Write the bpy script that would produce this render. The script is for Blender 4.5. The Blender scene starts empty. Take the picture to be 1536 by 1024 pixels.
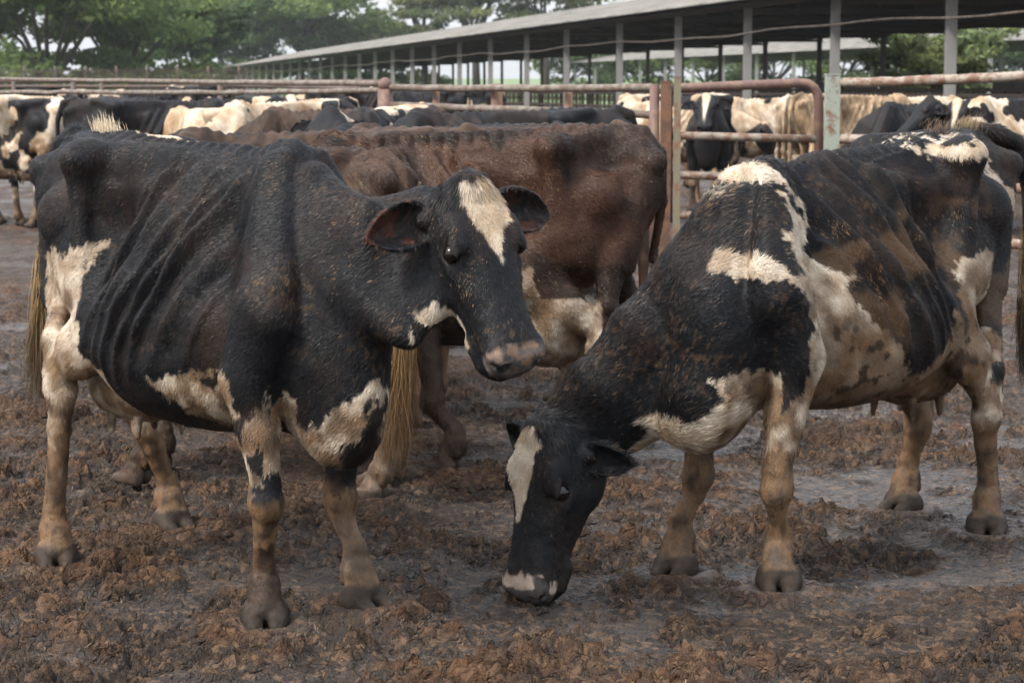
import bpy, math
import numpy as np
from mathutils import Matrix, Vector
R32 = np.float32
sc = bpy.context.scene
COL = sc.collection
ONLY = ''
rng = np.random.default_rng(7)

# ------------------------------------------------------------------ camera model (75 mm lens, eye 1.58 m up)
FPX, EYE = 3200.0, 1.58
PITCH = math.atan((512 - 115) / FPX)
FW = np.array([0, math.cos(PITCH), -math.sin(PITCH)])
UP = np.array([0, math.sin(PITCH), math.cos(PITCH)])
CAM = np.array([0, 0, EYE])

def ray(px, py):
    return FW + np.array([1, 0, 0]) * (px - 768) / FPX + UP * (512 - py) / FPX

def gnd(px, py, z=0.0):
    r = ray(px, py)
    return CAM + r * ((z - EYE) / r[2])

def at_depth(px, py, d):
    r = ray(px, py)
    return CAM + r * (d / r[1])

# ------------------------------------------------------------------ noise
def _hash(i, j, k, s):
    h = (i * 374761393 + j * 668265263 + k * 2147483647 + s * 974634777) & 0xFFFFFFFF
    h = ((h ^ (h >> 13)) * 1274126177) & 0xFFFFFFFF
    h = h ^ (h >> 16)
    return h

def pn(p, f=1.0, seed=0):
    """value noise -1..1 with quintic blend, p (N,3)"""
    q = np.asarray(p, np.float64) * f
    i = np.floor(q).astype(np.int64)
    t = q - i
    t = t * t * t * (t * (t * 6 - 15) + 10)
    out = np.zeros(len(q))
    for dx in (0, 1):
        wx = t[:, 0] if dx else 1 - t[:, 0]
        for dy in (0, 1):
            wy = t[:, 1] if dy else 1 - t[:, 1]
            for dz in (0, 1):
                wz = t[:, 2] if dz else 1 - t[:, 2]
                h = _hash(i[:, 0] + dx, i[:, 1] + dy, i[:, 2] + dz, seed)
                out += wx * wy * wz * (h / 2147483648.0 - 1.0)
    return out

def fbm(p, f=1.0, o=4, seed=0, gain=0.5):
    s = np.zeros(len(p)); a = 1.0; n = 0.0
    for k in range(o):
        s += a * pn(p, f * 2.03 ** k, seed + 17 * k); n += a; a *= gain
    return s / n * 1.5

def worley2(x, y, f, seed=0):
    """returns F1, F2, cell value"""
    qx, qy = x * f, y * f
    ix, iy = np.floor(qx).astype(np.int64), np.floor(qy).astype(np.int64)
    d1 = np.full(x.shape, 9.0); d2 = np.full(x.shape, 9.0); val = np.zeros(x.shape)
    for dx in (-1, 0, 1):
        for dy in (-1, 0, 1):
            h = _hash(ix + dx, iy + dy, ix * 0, seed)
            px = ix + dx + (h & 1023) / 1023.0
            py = iy + dy + ((h >> 10) & 1023) / 1023.0
            v = ((h >> 20) & 1023) / 1023.0
            d = np.hypot(px - qx, py - qy)
            n = d < d1
            d2 = np.where(n, d1, np.minimum(d2, d))
            val = np.where(n, v, val)
            d1 = np.where(n, d, d1)
    return d1, d2, val

def sst(a, b, x):
    t = np.clip((x - a) / (b - a), 0, 1)
    return t * t * (3 - 2 * t)

def gsm(a, s, ax):
    r = int(3 * s + 1); k = np.exp(-0.5 * (np.arange(-r, r + 1) / s) ** 2); k /= k.sum()
    pad = [(0, 0)] * a.ndim; pad[ax] = (r, r)
    b = np.pad(a, pad, mode='edge')
    return np.apply_along_axis(lambda m: np.convolve(m, k, 'valid'), ax, b)

# ------------------------------------------------------------------ mesh helpers
def mesh_obj(name, v, f, mat=None, parent=None, smooth=True, col=None, attrs=None):
    """v (N,3); f (M,3|4) int array or list of polygons"""
    me = bpy.data.meshes.new(name)
    v = np.asarray(v, R32)
    me.vertices.add(len(v)); me.vertices.foreach_set('co', v.ravel())
    if isinstance(f, np.ndarray):
        m, k = f.shape
        me.loops.add(m * k); me.polygons.add(m)
        me.polygons.foreach_set('loop_start', np.arange(0, m * k, k, dtype=np.int32))
        me.loops.foreach_set('vertex_index', f.astype(np.int32).ravel())
    else:
        n = sum(len(q) for q in f)
        me.loops.add(n); me.polygons.add(len(f))
        st = np.cumsum([0] + [len(q) for q in f[:-1]])
        me.polygons.foreach_set('loop_start', np.array(st, np.int32))
        me.loops.foreach_set('vertex_index', np.concatenate([np.array(q) for q in f]).astype(np.int32))
    me.update(calc_edges=True)
    me.validate()
    me.polygons.foreach_set('use_smooth', np.full(len(me.polygons), smooth))
    if col is not None:
        a = me.attributes.new('Col', 'FLOAT_COLOR', 'POINT')
        c = np.ones((len(v), 4), R32); c[:, :col.shape[1]] = col
        a.data.foreach_set('color', c.ravel())
    for k, arr in (attrs or {}).items():
        a = me.attributes.new(k, 'FLOAT', 'POINT'); a.data.foreach_set('value', np.asarray(arr, R32))
    o = bpy.data.objects.new(name, me); COL.objects.link(o)
    if mat: me.materials.append(mat)
    if parent: o.parent = parent
    return o

def tag(o, label=None, cat=None, group=None, kind=None):
    if label: o['label'] = label
    if cat: o['category'] = cat
    if group: o['group'] = group
    if kind: o['kind'] = kind
    return o

def empty(name, loc=(0, 0, 0), rz=0.0, label=None, cat=None, group=None):
    o = bpy.data.objects.new(name, None); COL.objects.link(o)
    o.location = loc; o.rotation_euler = (0, 0, rz); o.empty_display_size = .1
    return tag(o, label, cat, group)

class MB:
    """collects simple solids into one mesh"""
    def __init__(s): s.v = []; s.f = []; s.n = 0
    def add(s, v, f):
        s.v.append(np.asarray(v, float)); s.f += [tuple(i + s.n for i in q) for q in f]; s.n += len(v)
    def box(s, c, d, ax=None):
        d = np.array(d) / 2.; A = np.eye(3) if ax is None else np.array(ax)
        v = [np.array(c) + (A.T @ (d * np.array([x, y, z]))) for x in (-1, 1) for y in (-1, 1) for z in (-1, 1)]
        s.add(v, [(0, 1, 3, 2), (4, 6, 7, 5), (0, 4, 5, 1), (2, 3, 7, 6), (0, 2, 6, 4), (1, 5, 7, 3)])
    def beam(s, a, b, w, h):
        a, b = np.array(a, float), np.array(b, float); d = b - a; L = np.linalg.norm(d); d /= L
        u = np.cross(d, [0, 0, 1.]);
        if np.linalg.norm(u) < 1e-4: u = np.array([1., 0, 0])
        u /= np.linalg.norm(u); n = np.cross(u, d)
        s.box((a + b) / 2, (L, w, h), np.array([d, u, n]))
    def tube(s, pts, rad, seg=10, cap=True):
        pts = np.asarray(pts, float); n = len(pts)
        rad = np.broadcast_to(np.asarray(rad, float), (n,))
        t = np.gradient(pts, axis=0); t /= np.linalg.norm(t, axis=1)[:, None] + 1e-9
        ref = np.array([0, 0, 1.]) if abs(t[0][2]) < .9 else np.array([1., 0, 0])
        vs = []
        for k in range(n):
            u = np.cross(t[k], ref); u /= np.linalg.norm(u) + 1e-9; w = np.cross(u, t[k]); ref = w
            a = np.arange(seg) * 2 * math.pi / seg
            vs.append(pts[k] + rad[k] * (np.cos(a)[:, None] * u + np.sin(a)[:, None] * w))
        f = [(k * seg + i, k * seg + (i + 1) % seg, (k + 1) * seg + (i + 1) % seg, (k + 1) * seg + i) for k in range(n - 1) for i in range(seg)]
        if cap: f += [tuple(range(seg))[::-1], tuple((n - 1) * seg + i for i in range(seg))]
        s.add(np.concatenate(vs), f)
    def build(s, name, mat, parent=None, smooth=False):
        return mesh_obj(name, np.concatenate(s.v), s.f, mat, parent, smooth)

# ------------------------------------------------------------------ material helpers
class NT:
    def __init__(s, name):
        s.m = bpy.data.materials.new(name); s.m.use_nodes = True
        s.t = s.m.node_tree; s.t.nodes.clear(); s.out = s.n('ShaderNodeOutputMaterial')
    def n(s, ty, **kw):
        nd = s.t.nodes.new(ty)
        for k, v in kw.items():
            if k.startswith('_'): nd.inputs[k[1:].replace('_', ' ')].default_value = v
            else: setattr(nd, k, v)
        return nd
    def l(s, a, b): s.t.links.new(a, b)
    def ramp(s, fac, stops, interp='LINEAR'):
        r = s.n('ShaderNodeValToRGB'); r.color_ramp.interpolation = interp
        e = r.color_ramp.elements
        while len(e) < len(stops): e.new(0.5)
        for q, (p, c) in zip(e, stops):
            q.position = p; q.color = (*c, 1) if len(c) == 3 else c
        s.l(fac, r.inputs['Fac']); return r.outputs['Color']
    def noise(s, scale, detail=4, rough=.55, vec=None, dist=0):
        nd = s.n('ShaderNodeTexNoise'); nd.inputs['Scale'].default_value = scale
        nd.inputs['Detail'].default_value = detail; nd.inputs['Roughness'].default_value = rough
        nd.inputs['Distortion'].default_value = dist
        if vec is not None: s.l(vec, nd.inputs['Vector'])
        return nd.outputs['Fac']
    def mix(s, fac, a, b, mode='MIX'):
        m = s.n('ShaderNodeMix', data_type='RGBA', blend_type=mode)
        for i, x in ((0, fac), (6, a), (7, b)):
            if hasattr(x, 'is_linked'): s.l(x, m.inputs[i])
            elif i == 0: m.inputs[0].default_value = x
            else: m.inputs[i].default_value = (*x, 1)
        return m.outputs[2]
    def mth(s, op, a, b=0.0, c=0.0):
        m = s.n('ShaderNodeMath', operation=op)
        for i, x in enumerate((a, b, c)):
            if hasattr(x, 'is_linked'): s.l(x, m.inputs[i])
            else: m.inputs[i].default_value = x
        return m.outputs[0]
    def pbr(s, color, rough=.7, spec=.5, bump=None, bstr=.3, bdist=.01, metal=0.):
        p = s.n('ShaderNodeBsdfPrincipled')
        for k, x in (('Base Color', color), ('Roughness', rough), ('Specular IOR Level', spec), ('Metallic', metal)):
            if hasattr(x, 'is_linked'): s.l(x, p.inputs[k])
            elif k == 'Base Color': p.inputs[k].default_value = (*x, 1)
            else: p.inputs[k].default_value = x
        if bump is not None:
            b = s.n('ShaderNodeBump'); b.inputs['Strength'].default_value = bstr; b.inputs['Distance'].default_value = bdist
            s.l(bump, b.inputs['Height']); s.l(b.outputs[0], p.inputs['Normal'])
        s.l(p.outputs[0], s.out.inputs[0]); s.p = p
        return s.m
    def pos(s): return s.n('ShaderNodeNewGeometry').outputs['Position']
    def obj(s): return s.n('ShaderNodeTexCoord').outputs['Object']
    def attr(s, name): return s.n('ShaderNodeAttribute', attribute_name=name)

# ------------------------------------------------------------------ implicit-surface modelling
def V(*a): return np.array(a, np.float64)

class Prim:
    def __init__(s, fn, lo, hi, k=.03, op='u'):
        s.fn, s.lo, s.hi, s.k, s.op = fn, np.array(lo, float), np.array(hi, float), k, op

def ecap(a, b, ra, rb, lat=(0, 1, 0), k=.03, op='u'):
    """tapered limb piece: (lateral radius, other radius) at a and b"""
    a, b = np.array(a, float), np.array(b, float)
    ra = (ra, ra) if np.isscalar(ra) else ra; rb = (rb, rb) if np.isscalar(rb) else rb
    d = b - a; L = np.linalg.norm(d) + 1e-9; d = d / L
    u = np.array(lat, float); u = u - d * (u @ d); u /= np.linalg.norm(u); w = np.cross(d, u)
    def fn(p):
        q = p - a; t = q @ d; tc = np.clip(t, 0, L); s = tc / L
        r1 = ra[0] + (rb[0] - ra[0]) * s; r2 = ra[1] + (rb[1] - ra[1]) * s; r3 = np.minimum(r1, r2)
        x, y, z = (q @ u), (q @ w), (t - tc)
        k0 = np.sqrt((x / r1) ** 2 + (y / r2) ** 2 + (z / r3) ** 2)
        k1 = np.sqrt((x / r1 ** 2) ** 2 + (y / r2 ** 2) ** 2 + (z / r3 ** 2) ** 2) + 1e-9
        return np.where(k0 < .05, -r3 * .95, k0 * (k0 - 1) / k1)
    m = max(*ra, *rb)
    return Prim(fn, np.minimum(a, b) - m, np.maximum(a, b) + m, k, op)

def chain(pts, lat=(0, 1, 0), k=.025):
    return [ecap(pts[i][0], pts[i + 1][0], pts[i][1], pts[i + 1][1], lat, k) for i in range(len(pts) - 1)]

def ell(c, r, A=None, k=.03, op='u'):
    c = np.array(c, float); r = np.broadcast_to(np.array(r, float), (3,)); A = np.eye(3) if A is None else np.array(A)
    def fn(p):
        q = (p - c) @ A.T
        k0 = np.linalg.norm(q / r, axis=1); k1 = np.linalg.norm(q / r ** 2, axis=1) + 1e-9
        return np.where(k0 < .05, -r.min() * .95, k0 * (k0 - 1) / k1)
    e = np.abs(A.T) @ r
    return Prim(fn, c - e, c + e, k, op)

class Loft:
    """star-shaped cross sections stacked along an axis; A rows = axis, lateral, up"""
    NT, NS = 181, 420
    def __init__(s, st, tl, O=(0, 0, 0), A=None, sm=8., paint=None, k=.04):
        s.O = np.array(O, float); s.A = np.eye(3) if A is None else np.array(A, float); s.k = k
        xs = np.array([q[0] for q in st]); s.x0, s.x1 = xs[0], xs[-1]
        X = np.linspace(s.x0, s.x1, s.NS); s.X = X
        g = lambda a: gsm(np.interp(X, xs, a), sm, 0)
        top, bot = g([q[1] for q in st]), g([q[2] for q in st])
        W = np.stack([g([q[3][j] for q in st]) for j in range(len(tl))], 1)
        s.c = top * .5 + bot * .5
        th = np.linspace(0, math.pi, s.NT); R = np.zeros((s.NS, s.NT))
        tf = np.linspace(0, 1, 160); 
        for i in range(s.NS):
            w = np.interp(tf, tl, W[i]); z = top[i] + (bot[i] - top[i]) * tf - s.c[i]
            w = gsm(w, 3., 0); w[-1] = 0; w = np.concatenate([[0], w]); z = np.concatenate([[z[0]], z])
            an = np.arctan2(w, z); o = np.argsort(an)
            R[i] = np.interp(th, an[o], np.hypot(w, z)[o])
        R = gsm(gsm(R, 2.5, 1), 2, 0)
        if paint is not None:
            Y = R * np.sin(th)[None]; Z = s.c[:, None] + R * np.cos(th)[None]
            R = R + paint(np.repeat(X[:, None], s.NT, 1), Y, Z)
        e = (s.x1 - s.x0) * .04
        cap = np.sqrt(np.clip(1 - np.clip((s.x0 + e - X) / e, 0, 1) ** 2, 0, 1)) * np.sqrt(np.clip(1 - np.clip((X - s.x1 + e) / e, 0, 1) ** 2, 0, 1))
        R = R * (.3 + .7 * cap[:, None])
        s.R = R
        gx = np.gradient(R, X, axis=0); gt = np.gradient(R, th, axis=1) / np.maximum(R, .02)
        s.G = 1 / np.sqrt(1 + np.clip(gx, -3, 3) ** 2 + np.clip(gt, -3, 3) ** 2)
    def fn(s, p):
        q = (p - s.O) @ s.A.T
        x, l, n = q[:, 0], q[:, 1], q[:, 2]
        fx = np.clip((x - s.x0) / (s.x1 - s.x0), 0, 1) * (s.NS - 1.001); i = fx.astype(int); a = fx - i
        c = s.c[i] * (1 - a) + s.c[i + 1] * a
        dz = n - c; rho = np.hypot(l, dz)
        ft = np.arctan2(np.abs(l), dz) / math.pi * (s.NT - 1.001); j = ft.astype(int); b = ft - j
        r = (s.R[i, j] * (1 - a) + s.R[i + 1, j] * a) * (1 - b) + (s.R[i, j + 1] * (1 - a) + s.R[i + 1, j + 1] * a) * b
        gg = s.G[i, j]
        return np.maximum((rho - r) * gg, np.maximum(x - s.x1, s.x0 - x))
    def prim(s):
        m = s.R.max(); cs = np.array([[x, y, z] for x in (s.x0, s.x1) for y in (-m, m) for z in (s.c.min() - m, s.c.max() + m)])
        w = s.O + cs @ s.A
        return Prim(s.fn, w.min(0), w.max(0), s.k)

def eval_sdf(prims, P, pad):
    f = np.full(len(P), 1.0)
    for pr in prims:
        e = pr.k + pad
        m = np.all((P > pr.lo - e) & (P < pr.hi + e), axis=1)
        ix = np.nonzero(m)[0]
        if not len(ix): continue
        d = pr.fn(P[ix].astype(np.float64)); a = f[ix]; k = max(pr.k, 1e-5)
        if pr.op == 'u':
            h = np.clip(.5 + .5 * (a - d) / k, 0, 1); f[ix] = a * (1 - h) + d * h - k * h * (1 - h)
        else:
            h = np.clip(.5 - .5 * (a + d) / k, 0, 1); f[ix] = a * (1 - h) - d * h + k * h * (1 - h)
    return f

def polygonize(prims, h):
    """sparse sampling + surface nets -> verts, quads"""
    up = [p for p in prims if p.op == 'u']
    lo = np.min([p.lo for p in up], 0) - 5 * h; hi = np.max([p.hi for p in up], 0) + 5 * h
    B = 4; Hc = B * h
    n = np.ceil((hi - lo) / Hc).astype(int)
    g = np.stack(np.meshgrid(*[np.arange(k) for k in n], indexing='ij'), -1).reshape(-1, 3)
    cc = lo + (g + .5) * Hc
    fc = eval_sdf(prims, cc, 1.9 * Hc)
    D = np.repeat(np.repeat(np.repeat(fc.reshape(n).astype(R32), B, 0), B, 1), B, 2)
    act = np.abs(fc) < 1.75 * Hc
    bs = g[act]
    off = np.stack(np.meshgrid(*[np.arange(B)] * 3, indexing='ij'), -1).reshape(-1, 3)
    I = (bs[:, None] * B + off[None]).reshape(-1, 3)
    for s in range(0, len(I), 1500000):
        J = I[s:s + 1500000]
        D[J[:, 0], J[:, 1], J[:, 2]] = eval_sdf(prims, lo + (J + .5) * h, 2.5 * h)
    S = D < 0
    c = np.zeros(tuple(x - 1 for x in S.shape), np.int8)
    for dx in (0, 1):
        for dy in (0, 1):
            for dz in (0, 1):
                c += S[dx:S.shape[0] - 1 + dx, dy:S.shape[1] - 1 + dy, dz:S.shape[2] - 1 + dz]
    ce = np.argwhere((c > 0) & (c < 8))
    idx = np.full(c.shape, -1, np.int32); idx[ce[:, 0], ce[:, 1], ce[:, 2]] = np.arange(len(ce))
    acc = np.zeros((len(ce), 3)); cnt = np.zeros(len(ce))
    cor = [(x, y, z) for x in (0, 1) for y in (0, 1) for z in (0, 1)]
    val = {q: D[ce[:, 0] + q[0], ce[:, 1] + q[1], ce[:, 2] + q[2]].astype(float) for q in cor}
    for q in cor:
        for ax in range(3):
            if q[ax]: continue
            r = list(q); r[ax] = 1; r = tuple(r)
            a, b = val[q], val[r]; m = (a < 0) != (b < 0)
            t = np.where(m, a / np.where(m, a - b, 1), 0)
            pos = np.tile(np.array(q, float), (len(ce), 1)); pos[:, ax] += t
            acc[m] += pos[m]; cnt[m] += 1
    v = lo + (ce + acc / cnt[:, None] + .5) * h
    qs = []
    for ax in range(3):
        sl0 = [slice(None)] * 3; sl1 = [slice(None)] * 3; sl0[ax] = slice(0, -1); sl1[ax] = slice(1, None)
        e = S[tuple(sl0)] != S[tuple(sl1)]
        E = np.argwhere(e); inside = S[tuple(sl0)][E[:, 0], E[:, 1], E[:, 2]]
        u, w = (ax + 1) % 3, (ax + 2) % 3
        ok = (E[:, u] > 0) & (E[:, w] > 0) & (E[:, u] < S.shape[u] - 1) & (E[:, w] < S.shape[w] - 1); E = E[ok]; inside = inside[ok]
        def at(du, dw):
            T = E.copy(); T[:, u] -= du; T[:, w] -= dw; return idx[T[:, 0], T[:, 1], T[:, 2]]
        q = np.stack([at(1, 1), at(0, 1), at(0, 0), at(1, 0)], 1)
        q[~inside] = q[~inside][:, ::-1]
        qs.append(q)
    q = np.concatenate(qs); q = q[(q >= 0).all(1)]
    # keep the largest connected piece
    lab = np.arange(len(v))
    for _ in range(200):
        m = lab[q].min(1); old = lab.copy()
        for j in range(4): np.minimum.at(lab, q[:, j], m)
        lab = lab[lab]
        if (old == lab).all(): break
    u, ct = np.unique(lab, return_counts=True); keep = lab == u[ct.argmax()]
    nid = np.cumsum(keep) - 1; q = nid[q[keep[q[:, 0]]]]; v = v[keep]
    return v, q

def relax(v, q, it=1, f=.5):
    for _ in range(it):
        s = np.zeros_like(v); c = np.zeros(len(v))
        for a, b in ((0, 1), (1, 2), (2, 3), (3, 0)):
            np.add.at(s, q[:, a], v[q[:, b]]); np.add.at(s, q[:, b], v[q[:, a]])
            np.add.at(c, q[:, a], 1); np.add.at(c, q[:, b], 1)
        v = v * (1 - f) + f * s / np.maximum(c, 1)[:, None]
    return v

def vnormals(v, q):
    n = np.cross(v[q[:, 2]] - v[q[:, 0]], v[q[:, 3]] - v[q[:, 1]])
    s = np.zeros_like(v)
    for j in range(4): np.add.at(s, q[:, j], n)
    return s / (np.linalg.norm(s, axis=1)[:, None] + 1e-12)

def poly_sd(x, y, poly):
    """signed distance (inside positive) to a 2-D polygon"""
    P = np.array(poly, float); d = np.full(x.shape, 1e9); ins = np.zeros(x.shape, bool)
    for i in range(len(P)):
        a, b = P[i], P[(i + 1) % len(P)]; e = b - a
        wx, wy = x - a[0], y - a[1]
        t = np.clip((wx * e[0] + wy * e[1]) / (e @ e + 1e-12), 0, 1)
        d = np.minimum(d, (wx - e[0] * t) ** 2 + (wy - e[1] * t) ** 2)
        c = ((a[1] <= y) & (y < b[1])) | ((b[1] <= y) & (y < a[1]))
        with np.errstate(divide='ignore', invalid='ignore'):
            xi = a[0] + (y - a[1]) / (b[1] - a[1]) * e[0]
        ins ^= c & (x < xi)
    return np.where(ins, 1, -1) * np.sqrt(d)
# ------------------------------------------------------------------ cow anatomy
TL = [0, .03, .08, .15, .3, .45, .6, .75, .88, .96, 1]
def torso_stations(fat=0.0):
    S = [(-.90, 1.28, 1.12, [.02, .04, .06, .07, .08, .08, .08, .07, .05, .03, 0]),
         (-.84, 1.36, 1.00, [.02, .05, .08, .10, .12, .12, .11, .10, .07, .04, 0]),
         (-.76, 1.395, .88, [.02, .05, .10, .13, .15, .15, .14, .12, .09, .05, 0]),
         (-.60, 1.40, .76, [.02, .055, .12, .165, .18, .17, .16, .14, .11, .07, 0]),
         (-.42, 1.40, .60, [.02, .06, .16, .21, .185, .17, .20, .21, .18, .11, 0]),
         (-.25, 1.385, .53, [.02, .050, .125, .135, .125, .175, .25, .275, .225, .14, 0]),
         (-.08, 1.378, .495, [.02, .045, .105, .135, .19, .26, .31, .315, .26, .16, 0]),
         (.10, 1.375, .495, [.02, .04, .085, .13, .205, .27, .31, .305, .245, .15, 0]),
         (.28, 1.378, .515, [.02, .04, .075, .12, .18, .23, .26, .25, .195, .12, 0]),
         (.44, 1.385, .54, [.02, .035, .065, .10, .145, .185, .20, .19, .145, .09, 0]),
         (.56, 1.37, .53, [.02, .04, .07, .11, .15, .18, .185, .165, .12, .08, 0]),
         (.68, 1.27, .50, [.02, .05, .08, .11, .145, .165, .165, .14, .10, .06, 0]),
         (.78, 1.12, .52, [.02, .05, .08, .10, .12, .13, .13, .11, .08, .05, 0]),
         (.86, .98, .60, [.02, .04, .06, .08, .09, .09, .09, .08, .05, .03, 0])]
    return S

def gau(x, c, s): return np.exp(-.5 * ((x - c) / s) ** 2)

def make_paint(bony=1.0, seed=0):
    def paint(X, Y, Z):
        d = np.zeros_like(X)
        # ribs: slanting back and down, visible between the shoulder and the flank
        u = X + .56 * np.clip(1.34 - Z, 0, 9) - .10 * np.clip(1.0 - Z, 0, 9) ** 1.7
        ph = (u - .03) / .092
        jit = .16 * np.sin(ph * 1.7 + seed) + .08 * np.sin(ph * 2.1 + Z * 5)
        rib = (.5 + .5 * np.cos(2 * math.pi * (ph + jit))) ** 1.7
        m = sst(-.09, .0, u) * sst(.66, .52, u) * sst(.60, .82, Z) * sst(1.345, 1.27, Z)
        amp = .7 + .3 * np.sin(ph * 2.3 + 2 * seed) * np.cos(Z * 5 + ph)
        d += bony * m * (.040 * rib * amp - .014 + .006 * np.sin(Z * 31 + ph * 5) * rib) * (.6 + .4 * sst(.7, .95, Z))
        # last rib edge and hollow flank behind it
        d += bony * .016 * gau(u, -.06, .022) * sst(.75, .9, Z) * sst(1.3, 1.2, Z)
        d -= bony * .050 * gau(X, -.24 + .3 * (1.2 - Z), .07) * gau(Z, 1.19, .075)
        d -= bony * .030 * gau(X, -.33, .07) * gau(Z, 1.02, .11)
        # shelf of the loin (transverse processes)
        d += bony * .022 * gau(Z, 1.345, .018) * sst(-.42, -.34, X) * sst(.10, -.02, X) * (Y > .05)
        d -= bony * .016 * gau(Z, 1.30, .02) * sst(-.40, -.32, X) * sst(.12, 0, X)
        # spine bumps
        d += bony * .006 * np.cos(2 * math.pi * X / .062) * gau(Y, 0, .03) * (Z > 1.2) * sst(-.85, -.7, X)
        # hollow between hook and pin bones, above the thurl
        d -= bony * .04 * gau(X, -.63, .07) * gau(Z, 1.30, .05)
        d -= bony * .02 * gau(X, -.76, .04) * gau(Z, 1.12, .10)
        # hollow behind the shoulder
        d -= bony * .034 * gau(X, .37 + .25 * (1.12 - Z), .045) * gau(Z, 1.12, .17)
        d -= bony * .014 * gau(X, .30, .06) * gau(Z, .72, .06)
        return d
    return paint

HT = [0, .06, .18, .35, .55, .75, .9, 1]
HS = [(-.035, .045, -.10, [.02, .04, .06, .07, .07, .06, .04, 0]),
      (.0, .068, -.14, [.035, .075, .095, .10, .095, .085, .055, 0]),
      (.06, .078, -.175, [.048, .092, .112, .112, .105, .095, .06, 0]),
      (.12, .078, -.192, [.052, .096, .120, .118, .108, .095, .06, 0]),
      (.18, .072, -.192, [.046, .084, .112, .118, .106, .09, .058, 0]),
      (.25, .063, -.175, [.037, .066, .090, .102, .096, .082, .052, 0]),
      (.33, .055, -.148, [.034, .058, .074, .083, .082, .07, .045, 0]),
      (.40, .052, -.125, [.034, .060, .074, .078, .074, .062, .042, 0]),
      (.455, .050, -.112, [.040, .070, .086, .086, .078, .062, .042, 0]),
      (.495, .034, -.104, [.040, .068, .084, .082, .072, .056, .036, 0]),
      (.525, .002, -.082, [.032, .054, .064, .062, .054, .042, .028, 0])]

def nrm(v): v = np.array(v, float); return v / np.linalg.norm(v)

def head_frame(O, tip, nhint):
    s = nrm(np.array(tip) - np.array(O)); n = np.array(nhint, float); n = nrm(n - s * (n @ s)); l = np.cross(n, s)
    return np.array(O, float), np.array([s, l, n])       # rows: s, l (cow's left), n (face normal)

def ear_prim(c, e1, e3, L=.20, W=.115, k=.012, cup=True):
    e1 = nrm(e1); e3 = np.array(e3, float); e3 = nrm(e3 - e1 * (e1 @ e3)); e2 = np.cross(e3, e1); A = np.array([e1, e2, e3])
    c = np.array(c, float); ctr = c + e1 * L * .5
    def el(q, r):
        r = np.array(r); k0 = np.linalg.norm(q / r, axis=1); k1 = np.linalg.norm(q / r ** 2, axis=1) + 1e-9
        return k0 * (k0 - 1) / k1
    def fn(p):
        q = (p - ctr) @ A.T
        w = 1.08 - .38 * np.clip(q[:, 0] / L, -.5, .5) - .9 * np.clip(np.abs(q[:, 0] / L) - .28, 0, .3)
        q[:, 1] /= w
        q[:, 2] += .9 * (q[:, 1] ** 2) / W * -1 + .02
        o = el(q, (L * .54, W * .5, .028)); i = el(q - np.array([.004, 0, .015]), (L * .48, W * .5 - .009, .026))
        return np.maximum(o, -i) if cup else o
    r = L * .62
    return Prim(fn, ctr - r, ctr + r, k)

def hoof(x, y, ang, z=0.0, sc=1.0):
    """two claws and the dew claws; ang = toe direction in the cow's plan"""
    c, s = math.cos(ang), math.sin(ang); T = V(c, s, 0); L = V(-s, c, 0); o = V(x, y, z); P = []
    for sd in (-1, 1):
        a = o + L * sd * .037 * sc - T * .030 + V(0, 0, .032); b = o + L * sd * .031 * sc + T * .068 + V(0, 0, .016)
        P.append(ecap(a, b, (.036 * sc, .050), (.021 * sc, .022), L, .003))
        P.append(ell(o + L * sd * .030 - T * .075 + V(0, 0, .085), (.014, .014, .020), k=.012))
    P.append(ecap(o - T * .035 + V(0, 0, .11), o - T * .01 + V(0, 0, .055), (.043 * sc, .04), (.052 * sc, .043), L, .018))
    return P

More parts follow.
